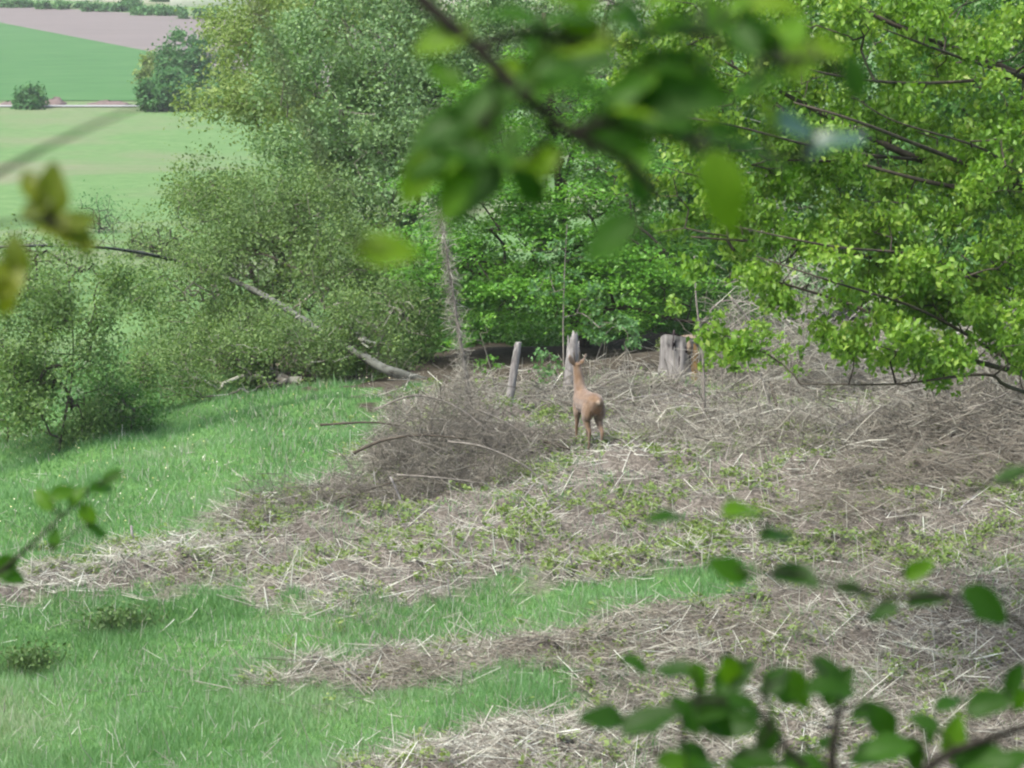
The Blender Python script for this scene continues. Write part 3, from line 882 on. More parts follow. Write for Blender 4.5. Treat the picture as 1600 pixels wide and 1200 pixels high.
# ------------------------------------------------------------------ saplings
def sapling(label, pts, r, lobes, n, mat='sapling', size=.075, per=9, group=None, name='sapling', **kw):
    make_tree(name, label, pts, lobes, n, None, size, per, mat, 'grey_twig', 'grey_bark', 'sapling', group, step=.12, spread=.05, flat=.6, up=.5, droop=.4, aspect=.55, r_twig=.002, trunk_r=r, **kw)
b = hit(882, 612); dd = (b - CAM) @ FW
sapling('slender sapling with blue-green leaves rising behind the deer', [b, at(880, 520, dd), at(882, 430, dd), at(886, 350, dd)], .014,
    [ell(885, 400, dd, 45, 45, .35), ell(910, 470, dd, 55, 35, .4), ell(860, 460, dd, 35, 35, .3), ell(950, 500, dd, 45, 30, .4)], 75)
b = hit(920, 604); dd = (b - CAM) @ FW
sapling('small leafy shoot leaning right behind the deer neck', [b, at(932, 560, dd), at(948, 520, dd)], .01, [ell(945, 530, dd, 40, 35, .3), ell(980, 520, dd, 35, 22, .3)], 34)
b = hit(865, 615); dd = (b - CAM) @ FW
sapling('low green shoot between the fence posts', [b, at(862, 580, dd), at(858, 550, dd)], .008, [ell(855, 575, dd, 30, 35, .3)], 30)
b = hit(1099, 692); dd = (b - CAM) @ FW
sapling('thin grey sapling with sparse leaves in front of the cut stump', [b, at(1100, 610, dd), at(1097, 540, dd), at(1088, 470, dd), at(1085, 400, dd)], .024,
    [ell(1095, 480, dd, 50, 50, .4), ell(1140, 520, dd, 60, 40, .4), ell(1060, 490, dd, 35, 30, .3), ell(1120, 560, dd, 50, 30, .4)], 70, 'maple')
b = hit(1215, 668); dd = (b - CAM) @ FW
sapling('crooked dark sapling leaning left below the maple', [b, at(1200, 620, dd), at(1180, 560, dd), at(1170, 510, dd)], .03,
    [ell(1180, 540, dd, 60, 40, .4), ell(1220, 560, dd, 50, 30, .4)], 60, 'maple')
b = hit(780, 628); dd = (b - CAM) @ FW
sapling('leafy shoot in front of the dark thicket, left of the posts', [b, at(765, 570, dd), at(750, 520, dd)], .01, [ell(745, 540, dd, 40, 45, .3)], 36, 'hornbeam')

# ------------------------------------------------------------------ fence posts, stump
def wood_post(label, top_px, bot_px, wpx, broken):
    b = hit(*bot_px); d = (b - CAM) @ FW
    tp = at(*top_px, d)
    r = wpx * d / F / 2
    t = thing('fence_post', label, 'fence post', b, 'old fence posts')
    P = [b - [0, 0, .15], b * .6 + tp * .4 + [.01, 0, 0], b * .25 + tp * .75, tp]
    V, Fs = tube(P, [r * 1.05, r, r * .95, r * (.55 if broken else .85)], 10, 5, .07, seed=3)
    if broken:
        k = 10 * 16
        V[k - 30:k, 2] += rng.uniform(-.10, .14, 30) * np.repeat([.3, .6, 1], 10)
    a = Acc(); a.add(V, Fs); link('post', a.mesh('post', True, b), M['old_wood'], t)
    if broken:
        for s, hh in ((-.6, .24), (.8, .16)):
            A = b * .25 + tp * .75 + [s * r, 0, 0]
            V, Fs = tube([A - [0, 0, .3], A, A + [.3 * s * r, 0, hh]], [r * .5, r * .45, r * .05], 6, 3, .08)
            a = Acc(); a.add(V, Fs); link('splinter', a.mesh('splinter', True, b), M['old_wood'], t)
    else:
        V, Fs = tube([tp - [0, 0, .004], tp + [0, 0, .012]], [r * .86, r * .78], 10, 1)
        a = Acc(); a.add(V, Fs); link('post_top', a.mesh('post_top', False, b), M['old_wood'], t)
wood_post('leaning grey fence post with a flat top, left of the deer', (810, 536), (793, 632), 12.5, False)
wood_post('broken splintered fence post behind the deer head', (898, 525), (885, 622), 19, True)

b = hit(1062, 592); dd = (b - CAM) @ FW
st = thing('tree_stump', 'tall weathered cut stump with dark cracks and an orange rotten side', 'stump', b)
W = 62 * dd / F / 2
HT = 72 * dd / F
seg, rings = 36, 12
V = []
for k in range(rings):
    f_ = k / (rings - 1)
    for q in range(seg):
        th = q * 2 * math.pi / seg
        rr = W * (1.0 + .22 * (1 - f_) ** 3) * (1 + .05 * math.sin(3 * th + 1) + .04 * math.sin(7 * th) + .02 * rng.normal())
        # deep vertical cracks in the face turned to the camera
        for c0, wdt, lo, hi_ in ((-1.72, .10, .35, .97), (-1.25, .05, .15, .6), (-2.25, .05, .1, .9)):
            if abs(th - 2 * math.pi - c0) < wdt and lo < f_ < hi_: rr *= .80
        V.append([math.cos(th) * rr, math.sin(th) * rr, -.12 + (HT + .12) * f_ + 0.0])
        V[-1][2] -= max(0, f_) ** 3 * (.17 * (V[-1][1] + W) - .03 * math.sin(2 * th))
V.append([0, 0, HT - .17 * W])
V = np.array(V)
q = np.arange(seg)
Fq = np.concatenate([np.stack([q + k * seg, (q + 1) % seg + k * seg, (q + 1) % seg + k * seg + seg, q + k * seg + seg], 1) for k in range(rings - 1)])
link('stump_side', mesh_np('stump_side', V, [Fq], None, False), M['old_wood'], st)
top = np.vstack([V[(rings - 1) * seg:rings * seg] * [.985, .985, 1] + [0, 0, .006], [[0, 0, HT - .17 * W + .012]]])
link('cut_top', mesh_np('cut_top', top, [np.stack([q, (q + 1) % seg, np.full(seg, seg)], 1)], None, False), M['cut_wood'], st)
for (ox, oz, hx, hz) in ((-.10, .60, .035, .17), (-.02, .30, .015, .12), (.075, .48, .03, .05), (.13, .42, .014, .2)):   # dark crack openings
    oz *= HT / .68
    yy = -math.sqrt(max(W * W - ox * ox, .01)) * 1.0 - .005
    n_ = 9
    pts = [[ox + hx * math.cos(a_) * (1 + .4 * rng.normal() * .5), yy + .012 * math.sin(a_ * 3), oz + hz * math.sin(a_) * (1 + .15 * rng.normal())] for a_ in np.linspace(0, 2 * math.pi, n_, endpoint=False)]
    ctr = [ox, yy + .05, oz]
    back = [[p[0], p[1] + .1, p[2]] for p in pts]
    VV = np.array(pts + back); qq = np.arange(n_)
    link('crack', mesh_np('crack', VV, [np.stack([qq, (qq + 1) % n_, (qq + 1) % n_ + n_, qq + n_], 1), np.array([list(range(n_))[::-1]])], None, False), M['hollow'], st)
V, Fs = tube([[W * .72, -W * .62, -.08], [W * .74, -W * .62, HT * .35], [W * .66, -W * .58, HT * .72], [W * .45, -W * .62, HT * .9]], [.10, .085, .06, .02], 9, 5, .12)
a = Acc(); a.add(V, Fs); o = link('rotten_side', a.mesh('rotten_side', True), M['rot_wood'], st); o['label'] = 'orange-brown rotten wood on the right side'
V, Fs = tube([[W * .40, -W * .90, HT * .62], [W * .40, -W * .93, HT * .75], [W * .38, -W * .92, HT * .9]], [.02, .045, .02], 7, 4, .1)
a = Acc(); a.add(V, Fs); o = link('bare_wood', a.mesh('bare_wood', True), M['cut_wood'], st); o['label'] = 'pale bare wood beside the crack'

# ------------------------------------------------------------------ brush piles and sticks
def brush_pile(label, lobes, n, lens=(.25, .9), rad=.0035, tone=.45, big=(), mat='twig', tspread=.28, flat=.5, group='brush piles'):
    """lobes: (px, py at ground, half width px, height m, half depth m)"""
    c0 = hit(lobes[0][0], lobes[0][1])
    t = thing('brush_pile', label, 'brush pile', c0, group)
    acc = Acc()
    wts = np.array([l[2] * l[3] for l in lobes]); wts = wts / wts.sum()
    for l, wt in zip(lobes, wts):
        c = hit(l[0], l[1]); d = (c - CAM) @ FW
        rx = l[2] * d / F
        k = int(n * wt)
        th = rng.uniform(0, 2 * np.pi, k); rr = np.sqrt(rng.random(k)) * .95
        x = c[0] + np.cos(th) * rr * rx; y = c[1] + np.sin(th) * rr * l[4]
        env = (1 - rr ** 2) ** .7 * l[3] * np.clip(.72 + .5 * N2(x * .8, y * .8) + .3 * N4(x, y), .08, 2.0)
        z = surf(x, y) + env * rng.random(k) ** .6
        P = np.stack([x, y, z], -1)
        a_ = rng.uniform(0, 2 * np.pi, k)
        e = rng.normal(size=k) * flat * np.where(rng.random(k) < .15, 2.0, 1.0)
        dv = np.stack([np.cos(a_) * np.cos(e), np.sin(a_) * np.cos(e) * .7, np.sin(e)], -1)
        L = rng.uniform(*lens, k)
        A = P - dv * L[:, None] * .5
        mid = P + rng.normal(size=(k, 3)) * .05 * L[:, None] + [0, 0, .02]
        B = P + dv * L[:, None] * .5 + rng.normal(size=(k, 3)) * .12 * L[:, None]
        for Q in (A, mid, B): Q[:, 2] = np.maximum(Q[:, 2], surf(Q[:, 0], Q[:, 1]) + .004)
        R = rad * rng.lognormal(0, .45, k)
        tn = np.repeat(np.clip(tone + tspread * rng.normal(size=k), 0, 1), 6)
        acc.add(*prisms(A, mid, R, R * .85), tn); acc.add(*prisms(mid, B, R * .85, R * .4), tn)
    tag(link('twigs', acc.mesh('twigs', False, c0), M[mat], t), kind='stuff')
    for pts, r0, m_ in big:
        V, Fs = tube(pts, np.linspace(r0, r0 * .4, len(pts)), 7, 5, .08)
        a = Acc(); a.add(V, Fs); link('branch', a.mesh('branch', True, c0), M[m_], t)
    return t

def bp(pxs, d0, d1=None):
    d1 = d1 or d0
    k = len(pxs)
    return np.array([at(p[0], p[1], d0 + (d1 - d0) * i / max(1, k - 1)) for i, p in enumerate(pxs)])
def dep(px, py): return (hit(px, py) - CAM) @ FW

d0 = dep(660, 770)
brush_pile('big tangled heap of grey brushwood in the middle of the clearing',
    [(650, 770, 85, .85, .9), (735, 735, 95, .75, 1.0), (570, 795, 100, .36, .7), (470, 800, 110, .26, .7), (815, 720, 80, .40, .8), (680, 715, 110, .62, 1.0), (730, 690, 45, .75, .5), (850, 705, 60, .26, .6), (620, 740, 40, .7, .5), (780, 760, 50, .4, .5), (390, 815, 60, .2, .5)],
    8600, (.15, .75), .0027, .24,
    [(bp([(552, 708), (600, 688), (660, 680), (730, 686)], d0 - .5), .022, 'bark'), (bp([(500, 664), (580, 660), (640, 668)], d0 + .8), .018, 'bark'),
     (bp([(585, 640), (650, 618), (720, 640), (790, 700)], d0 + .6), .016, 'grey_bark'), (bp([(400, 810), (470, 795), (560, 770), (640, 745)], d0 - .9), .02, 'bark'),
     (bp([(610, 745), (630, 790), (645, 820)], d0 - 1.0), .016, 'old_wood'), (bp([(620, 742), (700, 748), (790, 760)], d0 - 1.1), .014, 'grey_bark'),
     (bp([(700, 690), (760, 700), (830, 735), (870, 790)], d0 - .7), .017, 'grey_bark'), (bp([(850, 690), (900, 703), (960, 700)], dep(900, 715)), .02, 'bark'),
     (bp([(745, 640), (790, 660), (850, 700)], d0 + .3), .015, 'grey_bark')], tspread=.26)
brush_pile('low grey brush behind the deer below the broken post',
    [(960, 640, 90, .45, .8), (1010, 625, 70, .25, .6), (880, 640, 70, .3, .6), (720, 640, 120, .28, .7)], 2600, (.2, .8), .0035, .5,
    [(bp([(925, 610), (970, 590), (1010, 585)], dep(960, 640)), .014, 'grey_bark'), (bp([(930, 604), (955, 585), (1000, 580), (1040, 600)], dep(960, 630)), .012, 'grey_bark'),
     (bp([(935, 640), (990, 622), (1050, 615)], dep(960, 650)), .018, 'old_wood')])
brush_pile('tall grey brush mound right of the cut stump',
    [(1190, 600, 75, 1.9, .9), (1260, 620, 85, 1.6, .9), (1140, 610, 55, 1.0, .7), (1340, 620, 120, .9, 1.0), (1450, 600, 120, .9, 1.0)], 7000, (.2, .8), .0033, .55,
    [(bp([(1100, 500), (1130, 470), (1200, 480), (1260, 490)], dep(1190, 600)), .014, 'grey_bark'), (bp([(1140, 462), (1180, 520), (1210, 640)], dep(1190, 615)), .02, 'grey_bark'), (bp([(1195, 690), (1185, 630), (1165, 560)], dep(1195, 690)), .018, 'grey_bark'), (bp([(1150, 690), (1165, 640), (1190, 580)], dep(1150, 690)), .013, 'grey_bark'),
     (bp([(1130, 640), (1128, 580), (1120, 520)], dep(1130, 640)), .012, 'grey_bark'), (bp([(1250, 680), (1235, 620), (1240, 560)], dep(1250, 680)), .014, 'grey_bark'), (bp([(1070, 690), (1082, 640), (1078, 590)], dep(1070, 690)), .010, 'grey_bark')])
brush_pile('grey fallen twigs around the thin sapling',
    [(1100, 690, 130, .5, .9), (1190, 690, 110, .45, .9), (1010, 690, 90, .22, .6)], 3600, (.2, .8), .0027, .5,
    [(bp([(940, 695), (1000, 700), (1060, 705)], dep(1000, 712)), .014, 'bark'), (bp([(1205, 600), (1215, 640), (1222, 675)], dep(1220, 680)), .03, 'bark')])
brush_pile('long heap of dark grey boughs on the bank at right',
    [(1330, 700, 110, .45, .8), (1440, 680, 120, .65, .9), (1560, 660, 120, .9, 1.0)], 5200, (.25, .9), .0035, .4,
    [(bp([(1310, 668), (1370, 640), (1430, 620)], dep(1370, 690)), .022, 'old_wood'), (bp([(1320, 690), (1400, 660), (1480, 625)], dep(1400, 700)), .018, 'bark'),
     (bp([(1340, 700), (1430, 670), (1540, 630), (1600, 600)], dep(1430, 705)), .016, 'grey_bark'), (bp([(1450, 690), (1500, 640), (1560, 610)], dep(1500, 690)), .014, 'grey_bark')])
brush_pile('brown ridge of matted dead bracken at the far right',
    [(1420, 770, 150, .35, .7), (1540, 730, 150, .5, .8), (1300, 810, 120, .25, .6)], 5200, (.2, .7), .0028, .5, mat='bracken', flat=.25)
brush_pile('brown drift of dead stalks along the upper edge of the lower strip',
    [(640, 1060, 190, .14, .5), (860, 1030, 170, .15, .5), (1080, 990, 180, .18, .5)], 3800, (.1, .5), .0028, .55, mat='bracken', flat=.2)
brush_pile('drift of grey stalks at the bottom edge',
    [(720, 1185, 160, .12, .4), (900, 1150, 160, .12, .4), (1120, 1120, 200, .12, .5)], 3200, (.1, .5), .0026, .6, mat='straw', flat=.2)
brush_pile('scatter of grey stalks at the left end of the clearing',
    [(100, 910, 110, .12, .5), (220, 870, 110, .1, .5), (330, 870, 110, .14, .6)], 1800, (.1, .45), .0028, .6, mat='straw', flat=.3)

STICKS = [((800, 746), (832, 756), .012, 'pale broken stick propped at the right end of the brush heap'), ((818, 790), (834, 756), .010, 'pale leg-like stick under the broken stick'),
    ((915, 703), (938, 692), .013, 'pale stick lying across the deer hind foot'), ((815, 652), (835, 648), .020, 'white peeled log end in the litter left of the deer'),
    ((1060, 800), (1135, 760), .011, 'long pale stick on the slope below the thin sapling'), ((1240, 790), (1290, 850), .010, 'crooked grey stick near the middle of the bracken bank'),
    ((890, 850), (898, 895), .010, 'upright pale stalk at the edge of the upper grass strip'), ((700, 905), (709, 945), .010, 'upright pale stalk standing in the green strip'),
    ((935, 820), (950, 800), .011, 'short pale stick right of the brush heap'), ((870, 905), (895, 860), .009, 'bleached stick leaning left above the grass strip'),
    ((1400, 730), (1450, 742), .010, 'pale stick lying on the brown ridge'), ((1500, 800), (1555, 760), .012, 'pale stick at the right edge of the bank'),
    ((1265, 965), (1300, 1020), .010, 'thin pale stick on the lower straw below the near leaves'), ((1170, 1035), (1250, 1005), .009, 'straw-coloured stick slanting on the lower straw'),
    ((205, 822), (212, 858), .020, 'grey leaning stake in the grass at left'), ((292, 862), (296, 890), .014, 'pale stub standing in the straw at left'),
    ((260, 890), (320, 880), .011, 'pale bent stick lying beside the stub'), ((575, 1020), (585, 985), .008, 'thin pale stalk sticking out of the grass strip'),
    ((660, 1165), (620, 1190), .009, 'dry stalk lying along the bottom strip'), ((1190, 665), (1215, 655), .012, 'short white stick below the crooked sapling'),
    ((1020, 640), (1085, 628), .012, 'grey stick in the brush right of the deer'), ((960, 760), (990, 735), .009, 'pale stalk below the deer'),
    ((1130, 830), (1200, 815), .009, 'dry stalk behind the topmost near leaf'), ((620, 800), (640, 830), .010, 'pale stub at the foot of the brush heap'),
    ((1010, 855), (1040, 838), .009, 'pale stick at the right end of the grass strip'), ((1360, 860), (1420, 880), .009, 'thin stalk lying on the bracken bank')]
for (a0, a1, r, lb) in STICKS:
    b0 = hit(*a0); b1 = hit(*a1)
    up_ = abs(a1[1] - a0[1]) > 1.2 * abs(a1[0] - a0[0])
    if up_:
        lo, hi_ = (a0, a1) if a0[1] > a1[1] else (a1, a0)
        b0 = hit(*lo); b1 = at(*hi_, (b0 - CAM) @ FW - .02)
    else:
        b0 = on_ground(b0[0], b0[1]); b1 = on_ground(b1[0], b1[1])
        b0[2] = float(surf(b0[0], b0[1])) + .02; b1[2] = float(surf(b1[0], b1[1])) + .07
    mid = (b0 + b1) / 2 + rng.normal(size=3) * .02
    if not up_: mid[2] = max(mid[2], float(surf(mid[0], mid[1])) + .02)
    V, Fs = tube([b0, mid, b1], [r, r * .95, r * .7], 7, 3, .08)
    a = Acc(); a.add(V - b0, Fs)
    tag(link('fallen_stick', a.mesh('fallen_stick', True), M['old_wood'], None, b0), lb, 'stick', 'loose sticks')

# ------------------------------------------------------------------ young plants in the straw
variants = []
for k in range(7):
    acc = Acc()
    hgt = .16 + .05 * rng.random()
    for s in range(rng.integers(2, 4)):
        o_ = rng.normal(size=2) * .035
        ln = rng.normal(size=2) * .03
        A = np.array([o_[0], o_[1], 0]); B = A + [ln[0], ln[1], hgt * rng.uniform(.6, 1.1)]
        acc.add(*prisms(A - [0, 0, .03], B, .003, .002), .55)
        for lv in range(4):
            f_ = .35 + .65 * lv / 3
            c = A * (1 - f_) + B * f_
            ph = lv * 1.57 + rng.random()
            hd = np.array([[math.cos(ph + q * math.pi), math.sin(ph + q * math.pi), .1] for q in (0, 1)])
            V, Ft = leaves(c + hd * .03, .06 * (1.15 - .4 * f_), .6, .75, .3, .2, hd)
            acc.add(V, Ft, np.repeat(rng.uniform(.2, 1, 2), 4))
    me = acc.mesh('young_plant')
    me.materials.append(M['seedling'])
    variants.append(me)
x, y = scatter(9000, 24, 46, 1.4, .19)
uu, vv, _ = proj(np.stack([x, y, surf(x, y)], -1))
dens = np.where((vv > 640) & (vv < 900), .16, .05) * np.where(uu > 520, 1, .5) * np.clip(.6 + .6 * NE(x * .6, y * .6), 0, 1.5)
k = straw_mask(x, y) & (rng.random(len(x)) < dens) & (uu > -20) & (uu < 1620) & (vv < 1220)
x, y = x[k][:290], y[k][:290]
for i in range(len(x)):
    o = link('young_plant', variants[i % 7], None, None, (x[i], y[i], float(surf(x[i], y[i]))))
    o.rotation_euler = (0, 0, rng.uniform(0, 6.28)); s = rng.uniform(.65, 1.25); o.scale = (s, s, s)
    tag(o, 'small yellow-green young plant sprouting through the straw', 'plant', 'young plants sprouting through the straw')
xs, ys = scatter(26000, 22, 48, 1.4, .2)
uu, vv, _ = proj(np.stack([xs, ys, surf(xs, ys)], -1))
dens = np.where((vv > 600) & (vv < 900), np.where(uu > 880, .85, .6), .2) * np.clip(.6 + .6 * NE(xs * .6, ys * .6), 0, 1.5)
k = straw_mask(xs, ys) & (rng.random(len(xs)) < dens)
xs, ys = xs[k], ys[k]
nn = len(xs)
acc = Acc()
P = np.repeat(np.stack([xs, ys, surf(xs, ys)], -1), 9, 0)
P = P + rng.normal(size=P.shape) * [.035, .035, 0] + np.stack([0 * P[:, 0], 0 * P[:, 0], rng.uniform(.01, .12, len(P))], -1)
acc.add(*leaves(P, rng.uniform(.03, .078, len(P)), .6, .65, .2), np.repeat(np.clip(np.repeat(rng.random(nn), 9) * .6 + .4 * rng.random(len(P)), 0, 1), 4))
tag(link('small_sprouts', acc.mesh('small_sprouts'), M['seedling']), 'tiny pale green sprouts scattered through the straw', 'sprouts', kind='stuff')
# a tuft of weeds in the meadow at left
for i, (px, py, lb) in enumerate([(185, 985, 'dark green weed tuft alone in the meadow at left'), (45, 1050, 'brownish weed clump at the left edge of the meadow')]):
    b = hit(px, py)
    acc = Acc()
    nn = 260
    A = b + np.stack([rng.normal(size=nn) * .16, rng.normal(size=nn) * .1, np.zeros(nn)], -1)
    A[:, 2] = surf(A[:, 0], A[:, 1])
    B = A + np.stack([rng.normal(size=nn) * .10, rng.normal(size=nn) * .1, rng.uniform(.08, .26, nn)], -1)
    acc.add(*prisms(A - b, B - b, .003, .0015), np.repeat(rng.uniform(0, .5, nn), 6))
    V, Ft = leaves(B - b, .06, .5, .4)
    acc.add(V, Ft, np.repeat(rng.uniform(0, .5, nn), 4))
    tag(link('weed_tuft', acc.mesh('weed_tuft'), M['olive'], None, b), lb, 'weeds')

# ------------------------------------------------------------------ roe deer
def ellip_tube(P, RX, RZ, side, sides=14):
    """closed loft: elliptical rings along P; side = sideways axis"""
    P = np.asarray(P, float)
    n = len(P)
    T = unit(np.gradient(P, axis=0))
    an = np.arange(sides) * 2 * np.pi / sides
    V = []
    for i in range(n):
        s = unit(np.asarray(side, float) - T[i] * np.dot(side, T[i])); u = np.cross(T[i], s)
        V.append(P[i] + s[None] * np.cos(an)[:, None] * RX[i] + u[None] * np.sin(an)[:, None] * RZ[i])
    V = np.concatenate(V)
    k = np.arange(sides); k2 = (k + 1) % sides
    q = np.stack([k, k2, k2 + sides, k + sides], 1)
    Fq = (np.arange(n - 1)[:, None, None] * sides + q[None]).reshape(-1, 4)
    V = np.vstack([V, P[0], P[-1]]); a, b = len(V) - 2, len(V) - 1
    tri = np.vstack([np.stack([k2, k, np.full(sides, a)], 1), np.stack([k + (n - 1) * sides, k2 + (n - 1) * sides, np.full(sides, b)], 1)])
    return V, [Fq, tri]

def crm(P, *rs, seg=5):
    out = []
    for r in rs:
        p, q = catmull(P, r, seg); out.append(q)
    return (p, *out)

def make_deer(loc, heading):
    t = thing('roe_deer', 'reddish-brown roe deer standing with its rump to the viewer, head raised', 'deer', loc)
    t.rotation_euler = (0, 0, heading)
    acc = Acc()
    S = (0, 1, 0)
    tor = [(-.385, 0, .585), (-.36, 0, .59), (-.27, 0, .60), (-.12, 0, .585), (.05, 0, .57), (.19, 0, .575), (.30, 0, .60), (.36, 0, .62)]
    acc.add(*ellip_tube(*crm(tor, [.03, .085, .125, .13, .135, .125, .095, .04], [.04, .11, .15, .15, .155, .165, .13, .06]), S))
    nk = [(.22, 0, .62), (.29, .005, .74), (.325, .012, .86), (.345, .02, .965), (.36, .025, 1.01)]
    acc.add(*ellip_tube(*crm(nk, [.10, .08, .064, .056, .048], [.125, .095, .074, .06, .052]), S, 12))
    hd = [(.31, .018, .99), (.35, .018, 1.005), (.41, .008, .99), (.47, -.008, .955), (.52, -.022, .925), (.54, -.027, .915)]
    acc.add(*ellip_tube(*crm(hd, [.035, .055, .05, .036, .028, .012], [.04, .06, .055, .042, .03, .014]), S, 12))
    for s in (-1, 1):   # ears
        e = [(.335, .025 + s * .035, 1.03), (.325, .025 + s * .075, 1.075), (.315, .025 + s * .105, 1.13), (.312, .025 + s * .115, 1.17)]
        acc.add(*ellip_tube(*crm(e, [.02, .042, .036, .008], [.014, .013, .011, .006]), (0, .5, -.8), 10))
    for s, dx, fx in ((1, .0, .06), (-1, .0, -.03)):   # hind legs
        y0 = s * .08
        hl = [(-.22, y0 * .7, .58), (-.20, y0 * 1.05, .47), (-.18 + dx, y0 * 1.05, .39), (-.26 + fx * .6, y0 * .95, .29), (-.315 + fx, y0 * .85, .235), (-.30 + fx, y0 * .85, .13), (-.285 + fx, y0 * .85, .05), (-.265 + fx, y0 * .85, 0.0)]
        acc.add(*ellip_tube(*crm(hl, [.085, .075, .055, .034, .024, .0175, .018, .021], [.13, .115, .08, .044, .03, .019, .019, .024]), S, 10))
    for s, fx in ((1, .02), (-1, -.02)):   # front legs
        y0 = s * .07
        fl = [(.20, y0 * .9, .55), (.19, y0 * 1.1, .43), (.205, y0, .34), (.215 + fx * .5, y0, .22), (.21 + fx, y0, .11), (.215 + fx, y0, .045), (.235 + fx, y0, 0.0)]
        acc.add(*ellip_tube(*crm(fl, [.06, .052, .036, .024, .017, .017, .02], [.09, .07, .045, .027, .018, .018, .023]), S, 10))
    tl = [(-.37, 0, .665), (-.40, 0, .65), (-.415, 0, .62)]
    acc.add(*ellip_tube(*crm(tl, [.03, .028, .012], [.03, .026, .012]), S, 8))
    o = link('body', acc.mesh('body', True), None, t)
    rm = o.modifiers.new('Remesh', 'REMESH'); rm.mode = 'VOXEL'; rm.voxel_size = .0085; rm.use_smooth_shade = True
    sm_ = o.modifiers.new('Smooth', 'SMOOTH'); sm_.iterations = 5; sm_.factor = .5
    # coat
    m, tt, out = new_mat('deer_coat')
    tc = tt.nodes.new('ShaderNodeTexCoord')
    mp = tt.nodes.new('ShaderNodeMapping'); mp.inputs['Scale'].default_value = (1, 1, .45)
    tt.links.new(tc.outputs['Object'], mp.inputs[0])
    nz = nd(tt, 'ShaderNodeTexNoise', Scale=20.0, Detail=9.0, Roughness=.8)
    tt.links.new(mp.outputs[0], nz.inputs['Vector'])
    c1 = ramp(tt, nz.outputs['Fac'], [(.3, (.068, .041, .022)), (.5, (.142, .09, .052)), (.72, (.21, .15, .097))])
    sp_ = tt.nodes.new('ShaderNodeSeparateXYZ'); tt.links.new(tc.outputs['Object'], sp_.inputs[0])
    n2 = nd(tt, 'ShaderNodeTexNoise', Scale=7.0, Detail=4.0); tt.links.new(tc.outputs['Object'], n2.inputs['Vector'])
    def mixin(col_in, col, fac):
        mx = nd(tt, 'ShaderNodeMix', data_type='RGBA'); tt.links.new(fac, mx.inputs[0])
        tt.links.new(col_in, mx.inputs[6]); mx.inputs[7].default_value = (*col, 1)
        return mx.outputs[2]
    def blob(c, rr):
        vm = nd(tt, 'ShaderNodeVectorMath', operation='DISTANCE'); tt.links.new(tc.outputs['Object'], vm.inputs[0]); vm.inputs[1].default_value = c
        mr = nd(tt, 'ShaderNodeMapRange'); mr.inputs['From Min'].default_value = rr; mr.inputs['From Max'].default_value = rr * .45
        tt.links.new(vm.outputs['Value'], mr.inputs['Value']); return mr.outputs[0]
    greyf = ramp(tt, n2.outputs['Fac'], [(.45, (0, 0, 0)), (.7, (.6, .6, .6))])
    c1 = mixin(c1, (.20, .165, .14), greyf)
    c1 = mixin(c1, (.27, .215, .16), blob((-.41, .01, .645), .045))        # pale tail tuft
    c1 = mixin(c1, (.16, .085, .04), blob((-.37, 0, .50), .11))           # redder brown patch below the tail
    c1 = mixin(c1, (.20, .155, .12), blob((.32, -.09, 1.13), .08))         # greyish ears
    c1 = mixin(c1, (.20, .155, .12), blob((.32, .14, 1.13), .08))
    c1 = mixin(c1, (.02, .018, .017), blob((.545, -.027, .915), .03))       # nose
    mr = nd(tt, 'ShaderNodeMapRange'); mr.inputs['From Min'].default_value = .035; mr.inputs['From Max'].default_value = .015
    tt.links.new(sp_.outputs['Z'], mr.inputs['Value'])
    c1 = mixin(c1, (.03, .025, .022), mr.outputs[0])                      # hooves
    b_ = nd(tt, 'ShaderNodeBsdfPrincipled', Roughness=.8); b_.inputs['Specular IOR Level'].default_value = .2
    b_.inputs['Sheen Weight'].default_value = .25
    tt.links.new(c1, b_.inputs['Base Color'])
    n3 = nd(tt, 'ShaderNodeTexNoise', Scale=90.0, Detail=4.0); tt.links.new(mp.outputs[0], n3.inputs['Vector'])
    bu = nd(tt, 'ShaderNodeBump', Strength=.9, Distance=.015); tt.links.new(n3.outputs['Fac'], bu.inputs['Height']); tt.links.new(bu.outputs[0], b_.inputs['Normal'])
    tt.links.new(b_.outputs[0], out.inputs[0])
    o.data.materials.append(m)
    for s in (-1, 1):
        V, Fs = tube([(.345, .025 + s * .022, 1.04), (.345, .025 + s * .035, 1.11), (.335, .025 + s * .04, 1.17), (.33, .025 + s * .038, 1.22)], [.012, .010, .007, .002], 7, 4, .08)
        a = Acc(); a.add(V, Fs)
        V, Fs = tube([(.34, .025 + s * .037, 1.13), (.37, .025 + s * .042, 1.16), (.385, .025 + s * .044, 1.185)], [.006, .005, .0015], 6, 3, .05); a.add(V, Fs)
        link('antler', a.mesh('antler', True), M['bark'], t)
    for s in (-1, 1):
        bpy_eye = Acc()
        c = np.array([.405, .008 + s * .046, 1.0])
        V, Fs = tube([c - [0, s * .008, 0], c, c + [0, s * .006, 0]], [.008, .011, .004], 8, 2); bpy_eye.add(V, Fs)
        link('eye', bpy_eye.mesh('eye', True), M['hollow'], t)
    return t
b = hit(916, 706)
# local +x points away from the camera and a little to the left
deer = make_deer((b[0] + .02, b[1] + .1, float(surf(b[0], b[1] + .1)) - .01), math.radians(90 + 19))

